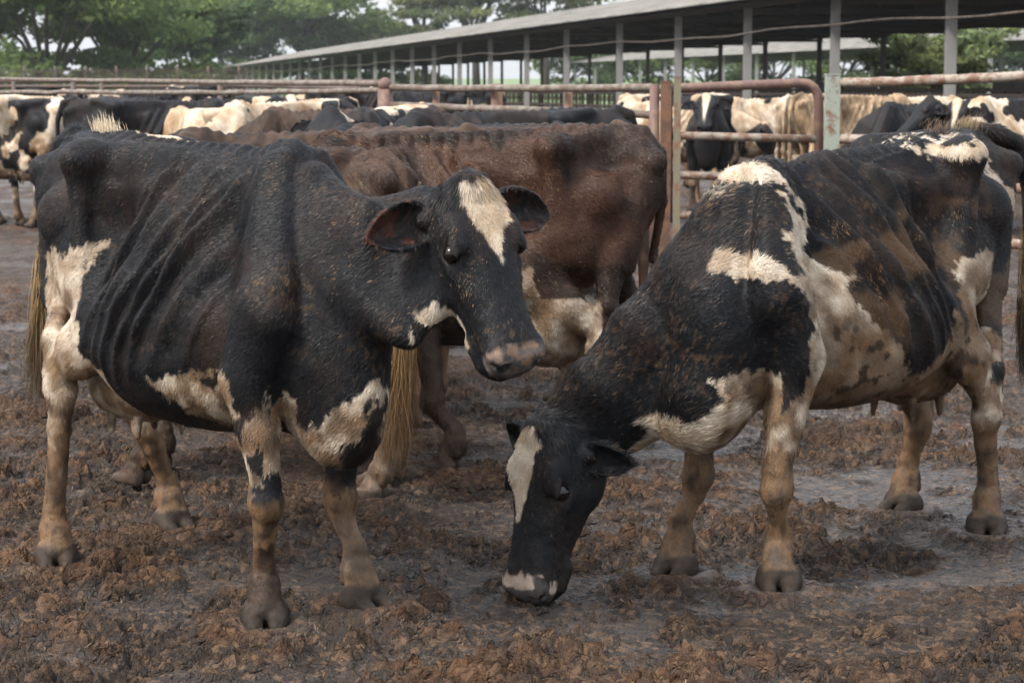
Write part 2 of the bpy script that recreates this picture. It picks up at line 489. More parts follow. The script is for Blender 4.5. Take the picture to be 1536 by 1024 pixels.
def cow_prims(c):
    P = []
    dz = lambda x: float(np.interp(x, *zip(*c['dz']))) if c.get('dz') else 0.
    L = Loft([(q[0], q[1] + dz(q[0]), q[2], q[3]) for q in torso_stations()], TL, sm=c.get('sm', 9.), paint=make_paint(c.get('bony', 1.), c.get('seed', 0)), k=.05)
    P.append(L.prim())
    for s in (-1, 1):
        # hip (hook) and pin bones, thurl
        P += [ell((-.41, s * .20, 1.325), (.06, .055, .040), k=.085), ell((-.84, s * .115, 1.27), (.05, .035, .045), k=.05),
              ecap((-.42, s * .17, 1.34), (-.62, s * .08, 1.375), .024, .02, k=.08), ecap((-.415, s * .212, 1.31), (-.40, s * .205, .97), (.022, .022), (.032, .045), k=.065),
              ell((-.60, s * .185, 1.13), (.09, .05, .08), k=.07)]
        # shoulder blade with its ridge, point of shoulder
        sx = c.get('shx', .0); sz = dz(.5)
        P += [ecap((.49 + sx, s * .062, 1.33 + sz), (.62 + sx, s * .170, .98), (.036, .085), (.068, .115), k=.028),
              ecap((.505 + sx, s * .095, 1.32 + sz), (.64 + sx, s * .232, .97), .012, .018, k=.03),
              ell((.67 + sx, s * .185, .92), (.065, .055, .075), k=.05)]
    P += chain([((.44, 0, 1.36 + dz(.44)), (.02, .025)), ((.52, 0, 1.365 + dz(.52)), (.022, .03))], k=.05)
    for i, s in ((0, -1), (1, 1)):
        hx, hy = c['hoof'][i]; an = c['toe'][i]
        kx, ky, kz = c['knee'][i]
        fx, fy = hx - .055 * math.cos(an), hy - .055 * math.sin(an); dx = c.get('elb', (0, 0))[i]
        P += chain([((.62 + dx * .4, s * .185, .93), (.078, .115)), ((.53 + dx, s * .188, .72), (.070, .10)), ((.5 * (.535 + dx + kx), s * .09 + ky * .5, .5 * (.72 + kz) + .03), (.055, .062)),
                    ((kx, ky, kz + .07), (.043, .045))], k=.03)
        P += [ell((kx, ky, kz + .01), (.050, .050, .060), k=.03), ell((kx + .022, ky, kz - .005), (.030, .040, .045), k=.02)]
        P += chain([((kx, ky, kz), (.042, .046)), ((kx * .8 + fx * .2, ky * .8 + fy * .2, kz * .75 + .03), (.030, .034)), ((fx, fy, .175), (.029, .036)), ((fx, fy, .12), (.042, .046)), ((fx + .01, fy, .095), (.041, .044))], k=.018)
        P += hoof(hx, hy, an)
    for i, s in ((2, -1), (3, 1)):
        hx, hy = c['hoof'][i]; an = c['toe'][i]
        kx, ky, kz = c['hock'][i - 2]; st = c.get('stifle', [(-.27, .20, .80)] * 2)[i - 2]
        fx, fy = hx - .055 * math.cos(an), hy - .055 * math.sin(an)
        P += [ecap((-.60, s * .12, 1.14), (-.46, s * .14, .92), (.075, .16), (.085, .17), k=.05),
              ecap((-.79, s * .10, 1.18), (-.68, s * .13, .86), (.05, .065), (.06, .09), k=.05),
              ecap((-.50, s * .14, .98), (st[0], s * st[1], st[2]), (.075, .12), (.062, .085), k=.05)]
        mx = .5 * (st[0] + kx) - .03
        P += chain([((st[0] - .05, s * (st[1] - .01), st[2] - .02), (.068, .11)), ((mx, .5 * (s * st[1] + ky), .5 * (st[2] + kz) + .02), (.056, .085)), ((kx, ky, kz + .075), (.040, .052))], k=.04)
        P += chain([((-.66, s * .13, .90), (.045, .08)), ((kx - .045, ky, kz + .16), (.028, .038)), ((kx - .06, ky, kz + .055), (.024, .026))], k=.03)
        P += [ell((kx - .008, ky, kz + .01), (.046, .056, .07), k=.03), ell((kx - .058, ky, kz + .045), (.024, .026, .035), k=.02)]
        P += chain([((kx, ky, kz - .02), (.042, .050)), ((kx * .75 + fx * .25, ky * .75 + fy * .25, kz * .75 + .02), (.034, .041)), ((fx - .005, fy, .17), (.032, .038)), ((fx, fy, .12), (.044, .048)), ((fx + .01, fy, .09), (.043, .044))], k=.018)
        P += hoof(hx, hy, an)
    # brisket
    for b in c.get('brisket', [((.70, 0, .62), (.13, .085, .12))]):
        P.append(ell(b[0], b[1], k=.06))
    # udder
    u = c.get('udder', 1.0)
    if u:
        P += [ell((-.37, 0, .60), (.19 * u, .15, .13 * u), k=.05), ell((-.50, 0, .60), (.11 * u, .13, .13 * u), k=.05)]
        for tx in (-.30, -.47):
            for s in (-1, 1):
                P.append(ecap((tx, s * .075, .61 - .12 * u), (tx + .004, s * .08, .555 - .12 * u), .016, .010, k=.012))
    P += chain([(q[0], q[1]) for q in c['tail']], k=.012)
    # neck
    P += chain(c['neck'], lat=c.get('necklat', (0, 1, 0)), k=.05)
    for e in c.get('extra', []): P.append(e)
    # head
    O, A = c['head']; s0, l0, n0 = A; hs = c.get('hscale', 1.)
    P.append(Loft([(q[0] * hs, q[1] * hs, q[2] * hs, [w * hs for w in q[3]]) for q in HS], HT, O, A, sm=9., k=.035).prim())
    h = lambda s, l, n: O + hs * (s0 * s + l0 * l + n0 * n)
    P.append(ell(h(.0, 0, .055), (.05, .055, .035), A, k=.03))
    for d in (-1, 1):
        P += [ell(h(.143, d * .092, .058), (.045, .018, .020), A, k=.028),
              ecap(h(.185, d * .112, .012), h(.34, d * .064, -.018), .013, .007, l0, k=.022),
              ell(h(.13, d * .09, -.09), (.085, .03, .07), A, k=.05),
              ell(h(.179, d * .130, .026), (.033, .026, .024), A, k=.012, op='s'),
              ell(h(.168, d * .113, .050), (.034, .012, .008), A, k=.008),
              ell(h(.200, d * .112, -.006), (.034, .010, .009), A, k=.012),
              ell(h(.470, d * .060, .014), (.036, .026, .028), A, k=.02),
              ell(h(.506, d * .053, .008), (.026, .015, .016), A, k=.008, op='s'),
              ell(h(.492, d * .072, .006), (.018, .012, .008), A, k=.006, op='s'),
              ecap(h(.530, d * .012, -.055), h(.41, d * .083, -.072), .0035, .004, l0, k=.006, op='s'),
              ecap(h(.40, d * .058, -.09), h(.46, d * .045, -.092), .02, .022, l0, k=.03)]
    P.append(ell(h(.465, 0, -.098), (.045, .045, .022), A, k=.03))
    for (o, e1, e3, *r) in c['ears']:
        kw = dict(L=.21 * hs, W=.125 * hs); kw.update(r[0] if r else {})
        b = h(*o); e1 = A.T @ np.array(e1); e3 = A.T @ np.array(e3)
        P.append(ecap(h(o[0], o[1] * .75, o[2]), b + nrm(e1) * .035, .03 * hs, .022 * hs, k=.025))
        P.append(ear_prim(b, e1, e3, **kw))
    return P

# ------------------------------------------------------------------ colours
BLK = np.array([.0075, .008, .0095]); BLB = np.array([.026, .015, .010]); WHT = np.array([.50, .43, .34])
TAN = np.array([.150, .088, .046]); MUD = np.array([.038, .024, .016]); FLK = np.array([.25, .155, .080])

def mixc(a, b, t): return a * (1 - t[:, None]) + b * t[:, None]

def coat_colour(p, white, seed, mudk=1., fleck=.5, brown=None, legz=.62, spatter=None, nomud=None):
    """p cow-local points; white 0..1 signed pattern already thresholded; returns rgb"""
    N = len(p)
    n1 = fbm(p, 5, 3, seed); n2 = fbm(p * [1, 1, .45], 38, 3, seed + 5); n3 = fbm(p, 16, 3, seed + 9)
    if brown is None:
        base = mixc(np.tile(BLK, (N, 1)), BLB, np.clip(.10 + .5 * n1 + .25 * n2, 0, .8))
    else:
        base = mixc(np.tile(brown * .45, (N, 1)), brown * 1.35, np.clip(.45 + .6 * n1 + .35 * n2, 0, 1))
    wc = mixc(np.tile(WHT, (N, 1)), WHT * [.72, .60, .48], np.clip(.35 + .6 * n3 + .3 * n1, 0, 1))
    col = mixc(base, wc, white)
    # dried mud and stain rising from the feet
    z = p[:, 2]
    low = sst(legz, legz - .32, z + .12 * n1)
    if nomud is not None: low = low * (1 - np.clip(nomud, 0, 1))
    m = np.clip((low * 1.35 + .35 * n3 + .25 * n2 - .24) * 1.8, 0, 1) * mudk * sst(0, .15, low)
    n4 = fbm(p * [1, 1, .38], 26, 3, seed + 15)
    tan = mixc(np.tile(TAN, (N, 1)), MUD, np.clip(.50 + .9 * n4 + .4 * n1 + .9 * n2 + .75 * sst(.34, .06, z), 0, 1))
    col = mixc(col, tan, m * .92)
    st = sst(1.2, .8, z) * white * (1 if nomud is None else 1 - nomud) * np.clip(.74 + .9 * n3 + .5 * n1, 0, 1) * .9 * mudk
    col = mixc(col, mixc(np.tile(TAN * 1.2, (N, 1)), MUD * 1.4, np.clip(.25 + .9 * n2 + .5 * n3, 0, 1)), st)
    # flecks of chaff and dried clods
    sp = np.full(N, fleck) if spatter is None else spatter
    f = fbm(p * [1, 1, .45], 125, 2, seed + 31)
    g = fbm(p, 7, 2, seed + 41)
    t = sst(.98 - .5 * sp, 1.1 - .5 * sp, f + .45 * g)
    col = mixc(col, mixc(np.tile(FLK, (N, 1)), TAN * .8, np.clip(.5 + n2, 0, 1)), t * .22 * sst(.0, .1, sp))
    col = col * (1 + .16 * n2)[:, None]
    return np.clip(col, .004, .8)

def eye_clear(p, O, A, L, hs=1.):
    q = (p - O) @ A.T / hs
    return np.where((np.hypot(q[:, 0] - .178, q[:, 2] - .027) < .036) & (np.abs(q[:, 1]) > .07) & (np.abs(q[:, 1]) < .15), .0022, L)

def rag(p, seed, a=.016, f=22): return a * fbm(p, f, 3, seed) + a * .9 * fbm(p * [1, 1, .4], 90, 2, seed + 3)

# ------------------------------------------------------------------ materials for animals
def coat_mat(name, rough=.6, bumpd=.004, spec=.16):
    t = NT(name); a = t.attr('Col').outputs['Color']; ob = t.obj()
    mp = t.n('ShaderNodeMapping'); mp.inputs['Scale'].default_value = (1, 1, .4); t.l(ob, mp.inputs[0])
    n = t.noise(260, 3, .6, mp.outputs[0]); n2 = t.noise(45, 4, .6, ob)
    c = t.mix(.35, a, t.ramp(n, [(.3, (.35, .35, .35)), (.7, (1.5, 1.5, 1.5))]), 'MULTIPLY')
    t.pbr(c, rough, spec, t.mth('ADD', n, n2), .25, bumpd)
    return t.m
def fur_mat(name):
    t = NT(name); t.pbr(t.attr('Col').outputs['Color'], .42, .17); return t.m
M_COAT = coat_mat('cow_coat'); M_FUR = fur_mat('cow_fur')
t = NT('eye_gloss'); M_EYE = t.pbr((.005, .0035, .003), .13, .35)
t = NT('teat_skin'); M_TEAT = t.pbr((.35, .2, .17), .5)

# ------------------------------------------------------------------ fur as fine blades
def make_fur(name, v, q, nor, col, parent, count, flow, length, width=.0016, lift=.20, seed=1, jitter=.28, camo=None, weight=None, spat=None):
    r = np.random.default_rng(seed)
    a = np.linalg.norm(np.cross(v[q[:, 2]] - v[q[:, 0]], v[q[:, 3]] - v[q[:, 1]]), axis=1)
    fc = v[q].mean(1); fn = nor[q].mean(1)
    w = a.copy()
    if weight is not None: w *= weight(fc)
    if camo is not None:
        d = camo - fc; d /= np.linalg.norm(d, axis=1)[:, None]; w *= ((d * fn).sum(1) > -.35)
    w /= w.sum()
    i = r.choice(len(q), count, p=w); b = r.random((count, 2))
    def itp(arr):
        A = arr[q[i]]; x, y = b[:, :1], b[:, 1:]
        return A[:, 0] * (1 - x) * (1 - y) + A[:, 1] * x * (1 - y) + A[:, 2] * x * y + A[:, 3] * (1 - x) * y
    p, n = itp(v), itp(nor); n /= np.linalg.norm(n, axis=1)[:, None] + 1e-9
    c = itp(col)
    d = flow(p, n)
    d = d + jitter * r.normal(0, 1, (count, 3)) * .45 + .17 * np.stack([fbm(p, 14, 2, seed + k) for k in (1, 2, 3)], 1)
    d -= n * (d * n).sum(1)[:, None]; d /= np.linalg.norm(d, axis=1)[:, None] + 1e-9
    L = length(p, n) * r.uniform(.6, 1.3, count)
    lf = lift * r.uniform(.4, 1.4, count)
    tip = p + (d + n * lf[:, None]) * L[:, None]
    mid = p + (d * .5 + n * (lf * .72)[:, None]) * L[:, None]
    side = np.cross(d, n) + n * r.normal(0, .35, count)[:, None]; side /= np.linalg.norm(side, axis=1)[:, None] + 1e-9
    hw = width * .5 * r.uniform(.6, 1.4, count)[:, None]
    root = p - n * .001
    vv = np.stack([root - side * hw, root + side * hw, mid + side * hw * .8, mid - side * hw * .8, tip], 1).reshape(-1, 3)
    k = np.arange(count) * 5
    tri = np.concatenate([np.stack([k, k + 1, k + 2], 1), np.stack([k, k + 2, k + 3], 1), np.stack([k + 3, k + 2, k + 4], 1)])
    g = r.uniform(.75, 1.35, (count, 1)); cc = np.clip(c * g, 0, .85)
    if spat is not None:
        pr = .42 * spat[q[i, 0]] * np.clip(-.05 + 1.1 * fbm(p * [1, 1, .6], 24, 3, seed + 9), 0, 1) ** 1.4 * (.15 + 1.3 * sst(-.15, .55, fbm(p, 4.5, 2, seed + 12)))
        cc = np.where((r.random(count) < pr)[:, None], FLK * r.uniform(.3, 1.0, (count, 1)), cc)
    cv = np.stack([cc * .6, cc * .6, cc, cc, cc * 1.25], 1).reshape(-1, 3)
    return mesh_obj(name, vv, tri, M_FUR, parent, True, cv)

def eyeball(parent, c, r, name='eye', ax=None):
    th = np.linspace(0, math.pi, 13)[1:-1]; ph = np.arange(20) * 2 * math.pi / 20
    v = [(0, 0, 1)] + [(math.sin(a) * math.cos(b), math.sin(a) * math.sin(b), math.cos(a)) for a in th for b in ph] + [(0, 0, -1)]
    v = np.array(v) * r + c; m = MB(); n = len(th)
    f = [(0, 1 + i, 1 + (i + 1) % 20) for i in range(20)] + [(1 + k * 20 + i, 1 + (k + 1) * 20 + i, 1 + (k + 1) * 20 + (i + 1) % 20, 1 + k * 20 + (i + 1) % 20) for k in range(n - 1) for i in range(20)]
    f += [(len(v) - 1, 1 + (n - 1) * 20 + (i + 1) % 20, 1 + (n - 1) * 20 + i) for i in range(20)]
    m.add(v, f); return m.build(name, M_EYE, parent, True)

class Frame:
    """cow frame: origin between the four feet, x forward"""
    def __init__(s, front, hind):
        f = (front[0] + front[1]) / 2; h = (hind[0] + hind[1]) / 2; s.o = (f + h) / 2; s.o[2] = 0
        d = f - h; s.a = math.atan2(d[1], d[0]); s.c, s.s = math.cos(s.a), math.sin(s.a)
    def loc(s, P):
        d = np.asarray(P) - s.o; return np.stack([d[..., 0] * s.c + d[..., 1] * s.s, -d[..., 0] * s.s + d[..., 1] * s.c, d[..., 2]], -1)
    def dirl(s, d): return np.array([d[0] * s.c + d[1] * s.s, -d[0] * s.s + d[1] * s.c, d[2]])
    def pt(s, px, py, v):
        r = ray(px, py); lf = np.array([-s.s, s.c, 0]); t = (v - (CAM - s.o) @ lf) / (r @ lf); return s.loc(CAM + r * t)
    def poly(s, v, pts): return [(lambda q: (q[0], q[2]))(s.pt(x, y, v)) for x, y in pts]
    def dep(s, px, py, d): return s.loc(at_depth(px, py, d))

def toe(fr, px0, py0, px1, py1):
    a, b = fr.loc(gnd(px0, py0)), fr.loc(gnd(px1, py1)); return math.atan2(b[1] - a[1], b[0] - a[0])

def default_flow(headO=None, A=None, neck=None):
    def fl(p, n):
        d = np.tile(V(-.75, 0, -.6), (len(p), 1))
        low = sst(.75, .5, p[:, 2])[:, None]; d = d * (1 - low) + V(-.1, 0, -1) * low
        if neck is not None:
            w = sst(.55, .75, p[:, 0])[:, None]; d = d * (1 - w) + neck * w
        if headO is not None:
            q = (p - headO) @ A.T; w = (sst(.18, .12, np.abs(q[:, 1])) * sst(-.08, .0, q[:, 0]) * sst(.27, .2, np.abs(q[:, 2])))[:, None]
            hd = A[0] * .9 - A[2] * .45 + (np.sign(q[:, 1:2]) * A[1]) * .5 * sst(.0, .05, np.abs(q[:, 1:2]))
            d = d * (1 - w) + hd * w
        return d
    return fl
# ------------------------------------------------------------------ the grey-black cow standing at the left
def finish_cow(root, c, fr, colf, h, fur, furlen, flow, fname='fur', seed=1, relaxn=1, nfur_w=None, eyes=True, width=.0015, lift=.16):
    P = cow_prims(c)
    v, q = polygonize(P, h); v = relax(v, q, relaxn, .4)
    nor = vnormals(v, q)
    v = v + nor * (.0020 * fbm(v, 11, 2, seed + 70) + .0005 * fbm(v, 60, 2, seed + 77) + .0022 * sst(.40, .15, v[:, 2]) * fbm(v, 42, 2, seed + 79))[:, None]
    nor = vnormals(v, q)
    col = colf(v, nor)
    body = mesh_obj('body', v, q, M_COAT, root, True, col)
    camo = fr.loc(CAM)
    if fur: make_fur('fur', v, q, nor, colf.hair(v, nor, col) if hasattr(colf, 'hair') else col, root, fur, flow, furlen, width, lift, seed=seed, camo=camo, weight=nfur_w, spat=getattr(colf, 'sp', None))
    if eyes:
        O, A = c['head']; hs = c.get('hscale', 1.)
        for d in (-1, 1):
            eyeball(root, O + hs * (A.T @ V(.177, d * .1085, .027)), .0255 * hs)
    print('cow', len(v), 'verts'); return body

def strands(name, parent, pts, n, spread, length_, dirn, cols, seed=1, w=.0022, wave=.02, segs=7):
    """hanging hair strands started along a polyline"""
    r = np.random.default_rng(seed); pts = np.array(pts, float); vs, ts, cs = [], [], []
    t = r.random(n) * (len(pts) - 1); i = t.astype(int); a = (t - i)[:, None]
    p = pts[i] * (1 - a) + pts[np.minimum(i + 1, len(pts) - 1)] * a + r.normal(0, 1, (n, 3)) * spread
    L = length_ * r.uniform(.6, 1.15, n); ph = r.uniform(0, 6.3, n); am = r.uniform(.3, 1, n) * wave
    dr = np.array(dirn, float) + r.normal(0, .07, (n, 3)); dr /= np.linalg.norm(dr, axis=1)[:, None]
    sd = np.cross(dr, r.normal(0, 1, (n, 3))); sd /= np.linalg.norm(sd, axis=1)[:, None]
    k = np.linspace(0, 1, segs + 1); V_ = []
    for j, u in enumerate(k):
        c = p + dr * (L * u)[:, None] + sd * (am * np.sin(ph + u * 5) * u)[:, None] + np.cross(sd, dr) * (am * np.cos(ph * 2 + u * 4) * u)[:, None]
        hw = w * .5 * (1 - u * .85)
        V_ += [c - sd * hw, c + sd * hw]
    V_ = np.stack(V_, 1).reshape(-1, 3); m = 2 * (segs + 1); b = np.arange(n) * m
    q = np.concatenate([np.stack([b + 2 * j, b + 2 * j + 1, b + 2 * j + 3, b + 2 * j + 2], 1) for j in range(segs)])
    ca, cb = np.array(cols[0]), np.array(cols[1])
    g = r.uniform(.7, 1.3, (n, 1, 1)); cc = (ca * (1 - k)[None, :, None] + cb * k[None, :, None]) * g
    cc = np.repeat(cc, 2, axis=1).reshape(-1, 3)
    return mesh_obj(name, V_, q, M_FUR, parent, True, np.clip(cc, 0, .8))

def face_poly(fr, O, A, pts, no=.075):
    r_ = []
    for x, y in pts:
        o = fr.loc(CAM); d = fr.dirl(ray(x, y)); t_ = (no - (o - O) @ A[2]) / (d @ A[2]); q = o + d * t_ - O; r_.append((q @ A[1], q @ A[0]))
    return r_

def cow_left():
    fr = Frame([gnd(398, 942), gnd(550, 915)], [gnd(85, 855), gnd(262, 800)])
    hoofs = [fr.loc(gnd(398, 942))[:2], fr.loc(gnd(550, 915))[:2], fr.loc(gnd(85, 852))[:2], fr.loc(gnd(262, 798))[:2]]
    c = dict(bony=1.2, hoof=hoofs, toe=[toe(fr, 395, 925, 400, 955), toe(fr, 520, 905, 580, 925), toe(fr, 82, 830, 88, 865), toe(fr, 240, 785, 290, 808)], seed=1)
    c['knee'] = [tuple(fr.pt(398, 755, -.175)), tuple(fr.pt(510, 750, .175))]
    c['hock'] = [tuple(fr.pt(92, 585, -.25)), tuple(fr.pt(222, 640, .24))]
    O = fr.dep(690, 292, 5.86); T = fr.dep(772, 532, 5.70); n = fr.dirl(V(.56, -.80, .20))
    O, A = head_frame(O, T, n); c['head'] = (O, A)
    back = O - A[2] * .09 - A[0] * .01
    c['neck'] = [((.50, 0, 1.10), (.09, .25)), ((.66, 0, 1.00), (.085, .27)), ((.86, .0, .99), (.080, .255)), (tuple(back * .5 + V(.85, 0, 1.0) * .5 + V(0, 0, -.035)), (.078, .22)), (tuple(back + V(0, 0, -.075)), (.076, .17))]
    c['ears'] = [((.045, -.092, -.02), (.16, -1, -.10), (.25, -.15, 1)), ((.045, .092, -.02), (.16, 1, -.02), (.25, .15, 1))]
    c['brisket'] = [((.72, 0, .60), (.14, .085, .13)), ((.80, 0, .70), (.10, .06, .14))]
    c['tail'] = [((-.80, 0, 1.385), (.035, .035)), ((-.89, 0, 1.35), (.032, .032)), ((-.945, -.02, 1.22), (.024, .024)), ((-.955, -.05, 1.0), (.019, .019)), ((-.94, -.08, .84), (.014, .014))]
    root = empty('cow', fr.o, fr.a, 'gaunt black cow with a white blaze, standing at the left, looking this way', 'cow', 'bony cows standing in the muddy yard')
    R = [fr.poly(-.25, [(236, 572), (255, 562), (300, 556), (326, 552), (345, 560), (352, 625), (275, 645), (252, 612)])]
    Rn = [fr.poly(-.27, [(268, 570), (298, 560), (304, 580), (284, 592)])]
    legH = [fr.poly(-.25, [(40, 385), (66, 374), (84, 388), (98, 372), (120, 366), (118, 450), (128, 520), (150, 600), (140, 900), (20, 900), (40, 560), (46, 470)])]
    legF = [fr.poly(-.18, [(360, 650), (385, 662), (396, 632), (412, 590), (424, 600), (408, 660), (392, 690), (404, 720), (396, 740), (408, 815), (370, 820), (372, 720)])]
    brk = [fr.poly(0, [(408, 612), (430, 590), (470, 572), (488, 610), (506, 640), (530, 628), (546, 598), (570, 575), (560, 640), (520, 700), (480, 700), (430, 670), (405, 650)])]
    thr = [(lambda q: (q[0], q[2]))(fr.dep(x_, y_, 5.72)) for x_, y_ in [(606, 466), (628, 456), (652, 482), (690, 520), (684, 530), (650, 512), (612, 520)]]
    hp = lambda pts, no=.075: face_poly(fr, O, A, pts, no)
    blaze = hp([(686, 272), (706, 278), (724, 264), (744, 268), (764, 306), (768, 330), (752, 352), (758, 392), (744, 378), (726, 352), (704, 330), (694, 306)])
    def colf(p, n):
        x, y, z = p.T; rg = rag(p, 3)
        def inn(po, sh=0): return poly_sd(x, z, po) + rg + sh
        w = np.full(len(p), -1.); rs = y < .0
        for po in R: w = np.maximum(w, np.where(y < -.05, inn(po), -1))
        for po in Rn: w = np.minimum(w, np.where(y < -.05, -inn(po), 1))
        for po in legH: w = np.maximum(w, np.where((y < -.05) & (x < -.2), inn(po), -1))
        for po in legF: w = np.maximum(w, np.where((y < -.06) & (x > .3), inn(po), -1))
        for po in brk: w = np.maximum(w, np.where((np.abs(y) < .2) & (x > .58), inn(po), -1))
        w = np.maximum(w, np.where((x > -.75) & (x < -.02) & (z < .68), .2 - np.abs(y) * .3 + rg - np.maximum(0, x + .22) * 2, -1))      # udder
        w = np.maximum(w, np.where((y > .05) & (z < .75) & (x < -.3), .72 - z + rg * 2, -1))         # far hind leg
        w = np.maximum(w, np.where((y > .05) & (z < .42) & (x > .3), .34 - z + rg, -1))
        w = np.maximum(w, np.where((y > .012) & (y < .16) & (z > 1.3) & (x < -.02) & (x > -.56), np.minimum(.05, (y - .012)) + rg * .3, -1))  # far side of the spine
        w = np.maximum(w, np.where((y > .05) & (z > .62) & (z < .8) & (x > .45), -.02 + rg, -1))
        w = np.maximum(w, np.where((x > .9) & (np.abs(y) < .25), poly_sd(x, z, thr) + rg * .5, -1))
        q = (p - O) @ A.T; hd = (q[:, 0] > -.06) & (q[:, 0] < .56) & (np.abs(q[:, 1]) < .2) & (q[:, 2] > -.19) & (x > .95)
        w = np.where(hd & (q[:, 2] > .02), poly_sd(q[:, 1], q[:, 0], blaze) + rg * .35, w)
        w = np.where(hd & (q[:, 2] < -.12) & (q[:, 0] > .22), -q[:, 2] - .198 + .16 * q[:, 0] * 0 + rg * .2, w)
        white = sst(-.003, .004, w)
        spat = np.full(len(p), .07); spat = np.maximum(spat, .55 * hd * sst(.05, .3, q[:, 0])); spat = np.maximum(spat, np.where(x > .75, .42, 0) * ~hd)
        spat = spat + .55 * gau(np.hypot(x - .72, z - 1.0), 0, .06) * (y < 0)
        spat = np.maximum(spat, .62 * hd * gau(q[:, 0], .10, .05) * gau(q[:, 1], -.06, .05))
        spat = np.maximum(spat, .20 * (z > 1.2) * (~hd))
        colf.sp = np.where(w < 0, spat, 0)
        col = coat_colour(p, white, 11, 1., .3, legz=.55, spatter=spat, nomud=np.maximum(sst(.9, 1., x), (w < 0) * (x > .3) * sst(.33, .44, z + .1 * rg)))
        mz = hd & (q[:, 0] > .455) & (q[:, 2] > -.055)
        t = np.where(mz, sst(.45, .475, q[:, 0] + .4 * rg), 0)
        mc = mixc(np.tile(V(.060, .056, .058), (len(p), 1)), V(.20, .155, .135), np.clip(.3 + 1.1 * fbm(p, 32, 2, 5), 0, 1))
        col = mixc(col, mc, t)
        sp2 = sst(.30, .45, fbm(p, 60, 2, 95) + .3) * t * sst(.0, .03, q[:, 2] + .01); col = mixc(col, V(.3, .16, .07), sp2 * .45)
        # inside of the ears and lids
        ear = ((q[:, 0] > -.04) & (q[:, 0] < .14) & (np.abs(q[:, 1]) > .15) & (np.abs(q[:, 2] + .03) < .05) & (x > .9)) * ((n @ A[2]) > .3)
        col = mixc(col, V(.10, .035, .02), ear * np.clip(.0 + 1.0 * fbm(p, 24, 2, 55), 0, .5))
        ed = np.hypot(q[:, 0] - .175, q[:, 2] - .028); col = mixc(col, V(.018, .015, .014), (hd & (np.abs(q[:, 1]) > .085)) * 1. * sst(.034, .026, ed))
        nd = np.minimum(np.linalg.norm(q - V(.512, .055, .006), axis=1), np.linalg.norm(q - V(.512, -.055, .006), axis=1))
        col = mixc(col, V(.01, .008, .008), sst(.022, .014, nd))
        hf = sst(.085, .065, z + .012 * fbm(p, 20, 2, 8)); col = mixc(col, V(.024, .018, .014) * (1 + .4 * fbm(p, 30, 2, 8))[:, None], hf * .9)
        return col
    def length(p, n):
        q = (p - O) @ A.T; L = np.full(len(p), .013)
        hd = (q[:, 0] > -.06) & (q[:, 0] < .58) & (np.abs(q[:, 1]) < .135) & (q[:, 2] > -.2)
        L = np.where(hd, .010, L); L = np.where(hd & (q[:, 0] > .44), .0045, L)
        L = np.where(hd & (q[:, 0] < .05) & (q[:, 2] > .0), .026, L)
        ear = (q[:, 0] > -.1) & (q[:, 0] < .2) & (np.abs(q[:, 1]) > .135) & (x_(p) > .9); L = np.where(ear, .015, L)
        L = np.where((p[:, 0] < -.62) & (np.abs(p[:, 1]) < .05) & (p[:, 2] > 1.36), .035, L)
        L = np.where(p[:, 2] < .45, .0075, L)
        L = np.where(p[:, 2] < .08, .003, L)
        L = np.where((p[:, 0] > .6) & (p[:, 2] < .62) & (np.abs(p[:, 1]) < .12), .022, L)
        return eye_clear(p, O, A, L)
    x_ = lambda p: p[:, 0]
    nk = nrm(V(.60, 0, 1.1) - O)
    finish_cow(root, c, fr, colf, .0052, 260000, length, default_flow(O, A, nk * .8 + V(0, 0, -.5)), seed=2)
    strands('tail_switch', root, [(-.955, -.05, 1.0), (-.945, -.07, .86)], 1400, .011, .42, (-.02, -.05, -1), [(.30, .20, .09), (.05, .035, .025)], 5)
    strands('tail_tuft', root, [(-.55, .0, 1.385), (-.66, .01, 1.40)], 900, .016, .032, (-.5, 0, 1), [(.42, .34, .24), (.5, .4, .28)], 6, w=.0018, wave=.004, segs=3)
    return fr, c
# ------------------------------------------------------------------ the grazing black and white cow at the right
def zp(k, ox, oy, pts): return [(ox + x / k, oy + y / k) for x, y in pts]

